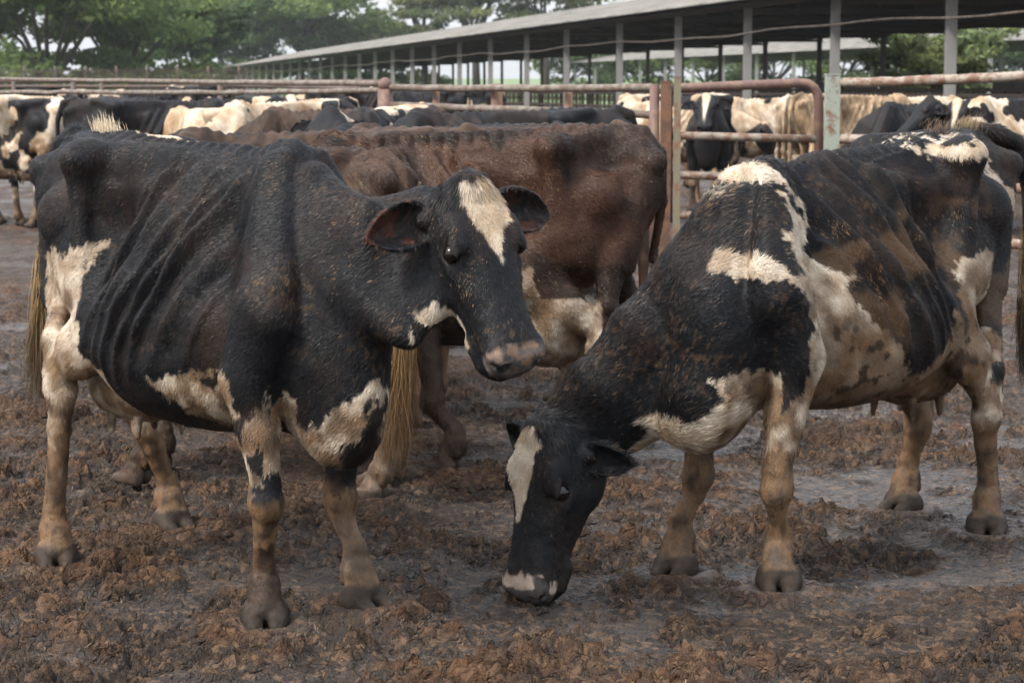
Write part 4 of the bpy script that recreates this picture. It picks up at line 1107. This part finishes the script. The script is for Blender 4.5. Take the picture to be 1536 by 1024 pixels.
    hb = t.mth('ADD', ad.outputs[0], t.mth('MULTIPLY_ADD', vb[0][0], 2.6, t.mth('MULTIPLY', vb[1][0], 1.3)))
    t.pbr(c, rg, t.mth('MULTIPLY_ADD', sep.outputs[1], .38, .16), hb, 1.0, .014)
    o = mesh_obj('ground', np.stack([x, y, h], 1), q, t.m, None, True, col); o['kind'] = 'structure'
    # chaff and straw bits trodden in
    k = 1500; r2 = np.random.default_rng(5); sx, sy = r2.uniform(-2.6, 3, k), 5.2 + 6 * r2.random(k) ** 1.4
    ix = np.clip(np.searchsorted(X, sx), 0, len(X) - 1); iy = np.clip(np.searchsorted(Y, sy), 0, len(Y) - 1)
    hz = h.reshape(gx.shape)[iy, ix]; a = r2.uniform(0, 6.3, k); L = r2.uniform(.004, .018, k); w = r2.uniform(.0008, .002, k)
    d = np.stack([np.cos(a), np.sin(a), r2.normal(0, .3, k)], 1) * L[:, None]; s = np.stack([-np.sin(a), np.cos(a), 0 * a], 1) * w[:, None]
    c0 = np.stack([sx, sy, hz + .004], 1)
    vv = np.stack([c0 - d - s, c0 + d - s, c0 + d + s, c0 - d + s], 1).reshape(-1, 3); b = np.arange(k)[:, None] * 4
    cc = np.repeat(mixc(np.tile(V(.26, .16, .08), (k, 1)), V(.10, .06, .035), r2.random(k)), 4, axis=0)
    so = mesh_obj('straw', vv, np.concatenate([b, b + 1, b + 2, b + 3], 1), M_FUR, None, False, cc)
    tag(so, 'bits of straw trodden into the mud', 'straw', kind='stuff')
    # grass beyond the yard
    gm = MB(); gm.add([(-400, 84, .02), (400, 84, .02), (400, 1400, .05), (-400, 1400, .05)], [(0, 1, 2, 3)])
    t = NT('far_grass'); n = t.noise(.15, 5, .6, t.pos()); g = gm.build('field', t.pbr(t.mix(n, (.07, .12, .04), (.14, .19, .07)), .9)); g['kind'] = 'structure'

# ------------------------------------------------------------------ steel fences and gate
def rust_mat(name, paint, rust=(.13, .055, .03), amt=.5, scale=9, rough=.65):
    t = NT(name); p = t.pos(); n = t.noise(scale, 6, .65, p); n2 = t.noise(scale * 7, 4, .6, p)
    f = t.ramp(t.mth('ADD', n, t.mth('MULTIPLY_ADD', n2, .3, -.15)), [(.30 + amt * .25, (1, 1, 1)), (.42 + amt * .25, (0, 0, 0))])
    rc = t.mix(n2, tuple(x * .55 for x in rust), tuple(min(1, x * 1.6) for x in rust))
    return t.pbr(t.mix(f, paint, rc), rough, .4, n2, .4, .004)
M_PIPE = rust_mat('rusty_pipe', (.25, .215, .175), (.13, .07, .045), .6)
M_MAROON = rust_mat('maroon_pipe', (.115, .065, .055), (.16, .10, .07), .4)
M_ORANGE = rust_mat('orange_post', (.16, .08, .045), (.09, .05, .035), .4)
M_GREEN = rust_mat('pale_green_post', (.25, .28, .235), (.15, .09, .055), .3)
M_OLIVE = rust_mat('olive_post', (.17, .15, .10), (.17, .08, .045), .3)
M_DARKRAIL = rust_mat('dark_rail', (.07, .055, .048), (.10, .05, .032), .4)
M_LIGHTRAIL = rust_mat('light_rail', (.17, .145, .12), (.09, .062, .046), .6)

def z_at(py, d): return at_depth(768, py, d)[2]
def pdz(px, py, d): return at_depth(px, py, d)

def post(px, ytop, d, w, mat, name, lab, cap=None, round_=True, zb=-.3, group=None):
    p = pdz(px, ytop, d); m = MB()
    if round_: m.tube([(p[0], d, zb), (p[0], d, p[2])], w / 2, 14)
    else:
        m.box((p[0], d, (p[2] + zb) / 2), (w, w, p[2] - zb)); m.box((p[0], d, p[2] + .006), (w * 1.08, w * 1.08, .012))
    if cap: 
        th = np.linspace(-.9, math.pi / 2, 7)
        m.tube([(p[0], d, p[2] + cap * .6 + cap * math.sin(a)) for a in th], [max(.002, cap * math.cos(a)) for a in th], 14)
    o = m.build(name, mat, None, round_); o.location = (0, 0, 0)
    return tag(o, lab, 'post', group)

def fences():
    rail = 'rails of the yard fence'
    # run from the knob-topped post to the gate, d 22 -> 18
    post(578, 134, 22, .16, M_MAROON, 'fence_post', 'rusty fence post topped by a pale round knob', cap=.075)
    def wob(a, b, n=14, s=.006, seed=0):
        a, b = np.array(a), np.array(b); r = np.random.default_rng(seed); k = np.linspace(0, 1, n)[:, None]
        return a + (b - a) * k + r.normal(0, s, (n, 3)) * [0, 0, 1]
    def run(name, lab, rails, mat, r=.037, posts=()):
        e = empty(name, rails[0][0], 0, lab, 'fence'); off = np.array(rails[0][0])
        for i, (a, b) in enumerate(rails):
            m = MB(); m.tube(wob(a, b, seed=i) - off, r, 12); m.build('rail', mat, e, True)
        for (pp, zt, w, pm) in posts:
            m = MB(); m.tube([V(pp[0], pp[1], -.3) - off, V(pp[0], pp[1], zt) - off], w / 2, 12); m.build('post', pm, e, True)
        return e
    run('pipe_fence', 'long pale pipe fence from the knob-topped post to the gate posts', [(pdz(584, 132, 22), pdz(978, 133, 18.1)), (pdz(584, 158, 22), pdz(978, 172, 18.1))], M_LIGHTRAIL, .034,
        [(pdz(654, 150, 21.3 + .07), z_at(132, 21.3), .07, M_ORANGE), (pdz(745, 130, 20.4), z_at(126, 20.4), .11, M_ORANGE), (pdz(853, 130, 19.3 + .07), z_at(128, 19.3), .07, M_ORANGE)])
    # three posts left of the gate
    post(982, 127, 18, .085, M_MAROON, 'gate_post', 'dark maroon round post, left of the gate', round_=True)
    post(999, 124, 17.95, .085, M_ORANGE, 'gate_post', 'brown square post between the maroon post and the thin olive post', round_=False)
    post(1016.5, 117, 17.75, .055, M_OLIVE, 'gate_post', 'thin olive post in front of the left gate corner', round_=False)
    post(1249, 113, 17.8, .115, M_GREEN, 'gate_post', 'thick pale green square post at the right end of the gate', round_=False)
    # gate
    g = empty('gate', pdz(1120, 396, 18), 0, 'rusty pipe gate with bent upper corners between the olive and the pale green post', 'gate'); off = np.array(g.location)
    d = 18.; P = lambda x, y: pdz(x, y, d) - off
    fr_ = MB(); pts = [P(1002, 330), P(1002, 150), P(1003, 141), P(1007, 135.5), P(1014, 133), P(1030, 132), P(1110, 128.5), P(1200, 124.5), P(1212, 126), P(1221, 132), P(1226, 141), P(1228, 152), P(1229, 330)]
    fr_.tube(pts, .040, 14); fr_.build('frame', M_MAROON, g, True)
    for y0, y1 in ((203, 209), (262, 270), (322, 330)):
        m = MB(); m.tube([P(1004, y0), P(1227, y1)], .034, 12); m.build('rail', M_PIPE, g, True)
    for y in (146, 214): m = MB(); m.tube([P(1229, y), P(1243, y + 1)], .022, 8); m.build('hinge', M_MAROON, g, True)
    # right-hand rails
    run('pipe_fence', 'rusty pipe fence running right from the pale green post', [(pdz(1257, 125, 17.8), pdz(1560, 114.5, 16.4)), (pdz(1257, 209, 17.8), pdz(1560, 214, 16.4)), (pdz(1257, 268, 17.8), pdz(1560, 284, 16.4)), (pdz(1257, 352, 17.8), pdz(1560, 368, 16.4))], M_PIPE, .040)
    # rails to the left of the knob-topped post
    run('pipe_fence', 'brown pipe fence going left from the knob-topped post', [(pdz(572, 126, 22), pdz(-20, 119, 36)), (pdz(572, 136, 22), pdz(330, 139.5, 26)), (pdz(330, 139.5, 26), pdz(-20, 138.5, 32))], M_LIGHTRAIL, .03,
        [(pdz(330, 130, 27), 1.5, .07, M_DARKRAIL), (pdz(110, 130, 31), 1.5, .08, M_DARKRAIL)])
    run('pipe_fence', 'dark pipe fence farther off at the left, before the trees', [(pdz(-20, 122.5, 52), pdz(585, 122.5, 50)), (pdz(-20, 130, 52), pdz(585, 130, 50)), (pdz(300, 127, 44), pdz(540, 133, 30))], M_DARKRAIL, .04,
        [(pdz(x, 120, 51), z_at(119, 51), .09, M_DARKRAIL) for x in (20, 152, 260, 400, 520)])
    # tall mesh fence by the trees
    e = empty('mesh_fence', (0, 78, 0), 0, 'tall thin wire mesh fence standing in front of the trees', 'fence')
    m = MB(); zt = z_at(103, 78)
    for px in range(-20, 380, 3): p = pdz(px, 110, 78); m.box((p[0], 0, (zt + 0) / 2), (.014, .014, zt))
    for k in range(10): m.box((pdz(180, 110, 78)[0], 0, zt * (k + .5) / 10), (400 * 78 / 3200, .012, .014))
    m.build('mesh_panel', M_DARKRAIL, e)
    for px in range(-10, 400, 46):
        m = MB(); m.tube([(pdz(px, 110, 78)[0], .06, -.2), (pdz(px, 110, 78)[0], .06, zt + .1)], .04, 8); m.build('post', M_DARKRAIL, e, True)

# ------------------------------------------------------------------ cow sheds
SL = (90 - 768) / FPX; SG = -(134 - 115) / FPX
def shp(c, h, d): return V(SL * d + c, d, EYE + h + SG * d)
def roof_mat(name, c0, c1):
    t = NT(name); p = t.pos(); n = t.noise(1.2, 6, .6, p); n2 = t.noise(18, 4, .6, p)
    return t.pbr(t.mix(t.ramp(t.mth('ADD', n, t.mth('MULTIPLY_ADD', n2, .5, -.25)), [(.34, (0, 0, 0)), (.64, (1, 1, 1))]), c0, c1), .75, .3, n2, .2, .01)
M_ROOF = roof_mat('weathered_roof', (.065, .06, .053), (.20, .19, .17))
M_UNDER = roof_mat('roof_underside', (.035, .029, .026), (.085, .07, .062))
t = NT('grey_steel'); n_ = t.noise(3, 5, .6, t.pos()); M_STEEL = t.pbr(t.mix(n_, (.16, .16, .16), (.30, .30, .29)), .6, .4)
t = NT('dark_steel'); M_DSTEEL = t.pbr((.075, .062, .055), .6, .4)

def corr_roof(name, a0, b0, d0, d1, mat, parent, off, pitch=.15, amp=.018):
    n = int((d1 - d0) / pitch * 4); ds = d0 + (d1 - d0) * np.arange(n + 1) / n
    w = amp * np.sin(np.arange(n + 1) * math.pi / 2)
    th = .012; rows = []
    for k in (0, .5, 1):
        c = a0[0] + (b0[0] - a0[0]) * k; h = a0[1] + (b0[1] - a0[1]) * k
        rows.append(np.stack([SL * ds + c, ds, EYE + h + SG * ds + w], 1) - off)
    v = np.concatenate(rows + [r - [0, 0, th] for r in rows]); N = n + 1; i = np.arange(n)
    q = []
    for r in (0, 1):
        q.append(np.stack([r * N + i, r * N + i + 1, (r + 1) * N + i + 1, (r + 1) * N + i], 1))
        q.append(np.stack([(r + 3) * N + i, (r + 4) * N + i, (r + 4) * N + i + 1, (r + 3) * N + i + 1], 1))
    q.append(np.stack([i, 3 * N + i, 3 * N + i + 1, i + 1], 1)); q.append(np.stack([2 * N + i, 2 * N + i + 1, 5 * N + i + 1, 5 * N + i], 1))
    return mesh_obj(name, v, np.concatenate(q), mat, parent, False)

def sheds():
    off = shp(14, -1.58, 40); e = empty('cow_shed', off, 0, 'long open cattle shed with corrugated grey roof on steel posts', 'shed')
    E0, RD, E1 = (13.3, 1.74), (19.5, 2.98), (25.3, 1.78)
    D0, D1 = 18., 172.
    corr_roof('roof', E0, RD, D0, D1, M_ROOF, e, off); corr_roof('roof', E1, RD, D0, D1, M_ROOF, e, off)
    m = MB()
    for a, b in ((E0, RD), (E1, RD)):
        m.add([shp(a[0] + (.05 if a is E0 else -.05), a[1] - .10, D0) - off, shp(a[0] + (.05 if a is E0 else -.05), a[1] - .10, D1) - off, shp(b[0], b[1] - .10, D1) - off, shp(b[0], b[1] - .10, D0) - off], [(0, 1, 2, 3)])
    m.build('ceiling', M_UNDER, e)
    m = MB()
    for c, h in ((13.95, 1.74), (24.7, 1.74)): m.beam(shp(c, h - .02, D0) - off, shp(c, h - .02, D1) - off, .12, .2)
    for k in range(1, 5):
        for a in (E0, E1):
            t_ = k / 5; m.beam(shp(a[0] + (RD[0] - a[0]) * t_, a[1] + (RD[1] - a[1]) * t_ - .17, D0) - off, shp(a[0] + (RD[0] - a[0]) * t_, a[1] + (RD[1] - a[1]) * t_ - .17, D1) - off, .07, .1)
    m.build('purlin', M_DSTEEL, e)
    xs = [1690, 1420, 1248, 1118, 1015, 928, 849, 790, 736, 690, 652]
    ds = [14. * FPX / (x - 90) for x in xs]
    while ds[-1] < 165: ds.append(ds[-1] + 4.9)
    for i, d in enumerate(ds):
        b = shp(14, -2.2, d) - off; tpp = shp(14, 1.70, d) - off; m = MB()
        for s in (-1, 1): m.beam(b + V(0, s * .075, 0), tpp + V(0, s * .075, 0), .16, .014)
        m.beam(b, tpp, .012, .14); m.build('post', M_STEEL, e)
        m = MB(); m.beam(shp(24.7, -2.2, d + .3) - off, shp(24.7, 1.72, d + .3) - off, .15, .15); m.build('post', M_DSTEEL, e)
        m = MB(); m.beam(shp(14, 1.66, d) - off, shp(19.5, 2.78, d) - off, .08, .14); m.beam(shp(24.7, 1.66, d) - off, shp(19.5, 2.78, d) - off, .08, .14)
        m.beam(shp(14, 1.55, d) - off, shp(24.7, 1.55, d) - off, .06, .08)
        for k in (.25, .5, .75): m.beam(shp(14 + 10.7 * k, 1.55, d) - off, shp(14 + 10.7 * k, 1.62 + 1.1 * (1 - abs(2 * k - 1)), d) - off, .05, .05)
        m.build('truss', M_DSTEEL, e)
    pts = []
    for d in np.arange(20, 140, 1.2): pts.append(shp(13.8, 1.12 + .035 * math.sin(d * .37) + .02 * math.sin(d * 1.1), d) - off)
    m = MB(); m.tube(pts, .02, 6); m.build('water_pipe', M_LIGHTRAIL, e, True)
    # feed barrier inside
    for c, zt in ((15.2, -.10), (19.5, -.02), (23.6, .0)):
        m = MB()
        for dz in (0, -.35, -.75): m.beam(shp(c, zt + dz, 20) - off, shp(c, zt + dz, 165) - off, .06, .06)
        for d in np.arange(20, 120, .62 if c > 15 else 1.2): m.beam(shp(c, zt, d) - off, shp(c, zt - 1.3, d) - off, .05, .05)
        m.build('feed_rail', M_DARKRAIL, e)
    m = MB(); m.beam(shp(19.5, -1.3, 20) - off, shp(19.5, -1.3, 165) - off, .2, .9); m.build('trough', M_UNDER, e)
    # second shed beyond
    off = shp(45, -1.58, 80); e = empty('cow_shed', off, 0, 'second pale-roofed shed seen through the posts of the long shed', 'shed')
    corr_roof('roof', (45, 2.3), (52, 3.5), 40, 190, M_ROOF, e, off, .3, .03); corr_roof('roof', (59, 2.3), (52, 3.5), 40, 190, M_ROOF, e, off, .3, .03)
    for d in np.arange(42, 190, 7):
        for c in (45.6, 58.4):
            m = MB(); m.beam(shp(c, -2.2, d) - off, shp(c, 2.25, d) - off, .2, .2); m.build('post', M_STEEL, e)
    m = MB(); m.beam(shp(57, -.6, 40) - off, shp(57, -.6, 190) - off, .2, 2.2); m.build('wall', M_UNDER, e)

# ------------------------------------------------------------------ trees
def leaf_mat():
    t = NT('leaves'); a = t.attr('Col').outputs['Color']; d = t.n('ShaderNodeBsdfDiffuse'); tr = t.n('ShaderNodeBsdfTranslucent'); t.l(a, d.inputs[0]); t.l(a, tr.inputs[0])
    m = t.n('ShaderNodeMixShader'); m.inputs[0].default_value = .35; t.l(d.outputs[0], m.inputs[1]); t.l(tr.outputs[0], m.inputs[2]); t.l(m.outputs[0], t.out.inputs[0]); return t.m
M_LEAF = leaf_mat()
t = NT('bark'); M_BARK = t.pbr(t.mix(t.noise(8, 5, .6, t.pos()), (.035, .03, .025), (.10, .085, .07)), .9)

def tree(px, d, ybase, H, W, hue, lab, seed, n=16000, leaf=.16, name='tree', low=.25, flat=.45, group=None, trunk=True, dens=1.):
    r = np.random.default_rng(seed); p = at_depth(px, 115, d); x0 = p[0]
    e = empty(name, (x0, d, 0), 0, lab, 'shrub' if not trunk else 'tree', group)
    clumps = []
    if trunk:
        m = MB(); zb = H * low; top = []
        base = [V(0, 0, -.3), V(r.normal(0, .1), r.normal(0, .1), zb * .6), V(r.normal(0, .2), r.normal(0, .2), zb)]
        m.tube(base, [.03 * H, .024 * H, .022 * H], 9)
        for k in range(8):
            a = k * 2.4 + r.uniform(-.5, .5); L = W * r.uniform(.35, .5); el = r.uniform(.25, 1.2)
            st = base[1] * .5 + base[2] * .5 if k % 2 else base[2]
            en = st + V(math.cos(a) * L * math.cos(el * .8), math.sin(a) * L * math.cos(el * .8), (H - zb) * (.25 + .6 * math.sin(el)))
            md = (st + en) / 2 + V(0, 0, (H - zb) * .10) + r.normal(0, .04 * W, 3); pts = [st, md, en]
            m.tube(pts, [.014 * H, .009 * H, .004 * H], 6); top.append((md, en))
            for j in range(4):
                s_ = md + (en - md) * r.uniform(0, .8); q = s_ + V(*r.normal(0, .13 * W, 2), abs(r.normal(0, .07 * H))); m.tube([s_, (s_ + q) / 2 + V(0, 0, .2), q], [.005 * H, .0035 * H, .002 * H], 5); clumps.append(q)
            clumps += [en, (md + en) / 2]
        m.build('trunk', M_BARK, e, True)
        for k in range(int(26 * dens)):
            a = r.uniform(0, 6.28); rad = W * .5 * math.sqrt(r.random()) * 1.02; zz = zb * .85 + (H - zb * .85) * r.random() * (1 - .45 * (rad / (W * .55)) ** 2)
            clumps.append(V(rad * math.cos(a), rad * math.sin(a), zz))
        cr = W * .11
    else:
        for k in range(int(16 * dens)): clumps.append(V(r.uniform(-.5, .5) * W, r.uniform(-.4, .4) * min(W, 3.), H * r.uniform(.1, .85)))
        cr = min(W, H) * .22
    C_ = np.array(clumps); ci = r.integers(0, len(C_), n); R_ = cr * r.uniform(.6, 1.35, len(C_))
    u = r.normal(0, 1, (n, 3)); u /= np.linalg.norm(u, axis=1)[:, None]; rad = r.random(n) ** .45
    sp = u * (rad * R_[ci])[:, None] * [1.25, 1.25, flat if trunk else .8]
    c = C_[ci] + sp; c[:, 2] = np.maximum(c[:, 2], .15)
    nn = r.normal(0, 1, (n, 3)); nn[:, 2] += .6; nn /= np.linalg.norm(nn, axis=1)[:, None]
    a = np.cross(nn, r.normal(0, 1, (n, 3))); a /= np.linalg.norm(a, axis=1)[:, None]; b = np.cross(nn, a)
    s = leaf * r.uniform(.6, 1.4, n)[:, None]
    v = np.stack([c - a * s, c + b * s * .45, c + a * s, c - b * s * .45], 1).reshape(-1, 3)
    tint = r.uniform(.7, 1.25, len(C_))[ci] * r.uniform(.75, 1.25, n)
    yel = np.clip(r.normal(.25, .2, len(C_))[ci] + r.normal(0, .15, n), 0, 1)
    col = np.array(hue) * tint[:, None] * (1 + yel[:, None] * [.45, .2, -.1])
    mesh_obj('crown' if trunk else 'foliage', v, np.arange(4 * n).reshape(-1, 4), M_LEAF, e, False, np.clip(np.repeat(col, 4, axis=0), 0, .4))

def trees():
    g = 'trees beyond the yard'
    G1, G2, G3 = (.105, .150, .060), (.070, .105, .048), (.14, .18, .085)
    tree(70, 96, 100, 9.2, 12.5, G1, 'big spreading tree with low branches at the far left', 1, 30000, .17, group=g, low=.12)
    tree(190, 104, 100, 8.5, 8.5, G1, 'bushy tree just right of the big spreading one', 2, 20000, .17, group=g, low=.15)
    tree(-20, 120, 100, 10, 10, G2, 'darker tree behind the spreading one at the left edge', 3, 16000, .2, group=g, low=.15)
    tree(292, 118, 100, 6.6, 5.2, G2, 'smaller dark tree between the two big ones, below the gap of sky', 4, 14000, .17, group=g, low=.1)
    tree(452, 186, 100, 15.5, 17, G1, 'big tree with a forked trunk left of the shed roof', 5, 30000, .28, group=g, low=.28)
    tree(365, 195, 100, 9.0, 11, G2, 'low dark tree in the gap behind the forked one', 6, 12000, .28, group=g, low=.1)
    tree(560, 200, 100, 8.2, 12, G3, 'low pale tree just above the far end of the shed roof', 7, 12000, .27, group=g, low=.1)
    tree(640, 200, 100, 12.6, 9.5, G3, 'feathery light green tree above the middle of the shed roof', 8, 8000, .22, group=g, low=.35, dens=.6)
    tree(715, 195, 100, 14, 11, G3, 'taller feathery tree right of the light green one, over the roof', 9, 10000, .22, group=g, low=.35, dens=.7)
    tree(820, 190, 100, 13.8, 13, G3, 'rounded tree top over the roof, rightmost of those above the shed', 10, 14000, .24, group=g, low=.3)
    tree(330, 210, 100, 12.5, 10, G2, 'hazy tree far behind the gap of sky', 12, 6000, .28, group=g, low=.35, dens=.5)
    tree(1405, 66, 100, 4.0, 4.2, G3, 'small tree beside the second shed, between the right shed posts', 13, 6000, .12, group=g, low=.15)
    hs = [(-60, 88, 9, 1.9), (60, 90, 9, 1.7), (170, 92, 8, 1.9), (270, 95, 7, 1.8), (385, 182, 14, 3.4), (480, 184, 14, 3.2), (570, 190, 14, 3.4)]
    for i, (px, d, w_, h_) in enumerate(hs):
        tree(px, d, 0, h_, w_, (G2, G1)[i % 2], ['shrub at the left edge under the trees', 'shrub below the big spreading tree', 'shrub below the bushy tree at left', 'shrub left of the forked tree', 'shrub below the forked tree', 'shrub right of the forked trunk', 'shrub at the far end of the shed'][i], 30 + i, 6000, .13, 'shrub', trunk=False, group='shrubs along the far fence')
    for i, (px, d) in enumerate([(850, 230), (960, 220), (1060, 215), (1160, 205), (1260, 200), (1360, 195), (1470, 190), (1560, 185)]):
        tree(px, d, 0, 7.5, 13, (G1, G2)[i % 2], ['leafy tree behind both sheds, leftmost of the row', 'leafy tree behind the sheds, second from left', 'leafy tree behind the sheds above the gate', 'leafy tree behind the sheds, right of the gate posts', 'leafy tree behind the sheds over the pale green post', 'leafy tree behind the sheds over the tan cow', 'leafy tree behind the sheds over the plain black cow', 'leafy tree behind the sheds at the right edge'][i], 50 + i, 9000, .26, 'tree', low=.12, group='trees behind the sheds')

def haze():
    m = MB(); m.box((0, 200, 9), (700, 640, 26)); t = NT('haze_air'); v = t.n('ShaderNodeVolumePrincipled')
    v.inputs['Color'].default_value = (.86, .90, .93, 1); v.inputs['Density'].default_value = .00028; v.inputs['Anisotropy'].default_value = .2
    t.l(v.outputs[0], t.out.inputs['Volume']); o = m.build('haze', t.m); tag(o, 'thin pale haze in the air over the yard', 'haze', kind='stuff')
# ------------------------------------------------------------------ build
D_ = ONLY.split(',') if ONLY else ['L', 'R', 'A', 'B', 'herd', 'ground', 'fence', 'shed', 'tree', 'haze']
for q_ in [(398, 942), (550, 915), (85, 852), (262, 798), (1010, 866), (1168, 888), (1480, 803), (1350, 768), (665, 712), (556, 748)]:
    HOOF_XY.append(tuple(gnd(*q_)[:2]))
if 'L' in D_: cow_left()
if 'R' in D_: cow_right()
if 'A' in D_: cow_brown_a()
if 'B' in D_: cow_brown_b()
if 'herd' in D_: herd()
if 'ground' in D_: ground()
if 'fence' in D_: fences()
if 'shed' in D_: sheds()
if 'tree' in D_: trees()
if 'haze' in D_: haze()
# ------------------------------------------------------------------ camera, light
cam = bpy.data.cameras.new('camera'); co = bpy.data.objects.new('camera', cam); COL.objects.link(co); sc.camera = co
co.location = CAM; co.rotation_euler = (math.pi / 2 - PITCH, 0, 0)
cam.sensor_width = 36; cam.lens = 36 * FPX / 1536; cam.clip_end = 3000; cam.clip_start = .05
cam.dof.use_dof = True; cam.dof.focus_distance = 6.2; cam.dof.aperture_fstop = 9
w = bpy.data.worlds.new('World'); sc.world = w; w.use_nodes = True; nt = w.node_tree
sky = nt.nodes.new('ShaderNodeTexSky'); sky.sky_type = 'NISHITA'; sky.sun_disc = False
sky.sun_elevation = math.radians(50); sky.sun_rotation = math.radians(236); sky.air_density = 1.2; sky.dust_density = 5; sky.ozone_density = 1
mx = nt.nodes.new('ShaderNodeMix'); mx.data_type = 'RGBA'; mx.inputs[0].default_value = .6
nt.links.new(sky.outputs[0], mx.inputs[6]); mx.inputs[7].default_value = (7.6, 7.9, 8.3, 1)
bg = nt.nodes['Background']; tc = nt.nodes.new('ShaderNodeTexCoord'); sx = nt.nodes.new('ShaderNodeSeparateXYZ'); nt.links.new(tc.outputs['Generated'], sx.inputs[0])
gm = nt.nodes.new('ShaderNodeMapRange'); gm.inputs['From Min'].default_value = 0; gm.inputs['From Max'].default_value = 1; gm.inputs['To Min'].default_value = .8; gm.inputs['To Max'].default_value = 1.9; nt.links.new(sx.outputs['Z'], gm.inputs['Value'])
sc2 = nt.nodes.new('ShaderNodeVectorMath'); sc2.operation = 'SCALE'; nt.links.new(mx.outputs[2], sc2.inputs[0]); nt.links.new(gm.outputs[0], sc2.inputs['Scale'])
nt.links.new(sc2.outputs[0], bg.inputs[0]); bg.inputs[1].default_value = .08
sl = bpy.data.lights.new('sun', 'SUN'); so = bpy.data.objects.new('sun', sl); COL.objects.link(so)
sl.energy = 1.5; sl.angle = math.radians(11); sl.color = (1, .96, .9)
az, el = math.radians(236), math.radians(50)      # sun direction (from), azimuth clockwise from +Y
dv = Vector((math.sin(az) * math.cos(el), math.cos(az) * math.cos(el), math.sin(el)))
so.rotation_euler = dv.to_track_quat('Z', 'Y').to_euler()
sc.view_settings.view_transform = 'Standard'; sc.view_settings.look = 'None'; sc.view_settings.exposure = 1.52; sc.view_settings.gamma = 1
sc.render.engine = 'CYCLES'; sc.cycles.use_denoising = True
try: sc.cycles.denoiser = 'OPENIMAGEDENOISE'
except Exception: pass
sc.cycles.max_bounces = 6; sc.cycles.transparent_max_bounces = 8; sc.cycles.caustics_reflective = False; sc.cycles.caustics_refractive = False
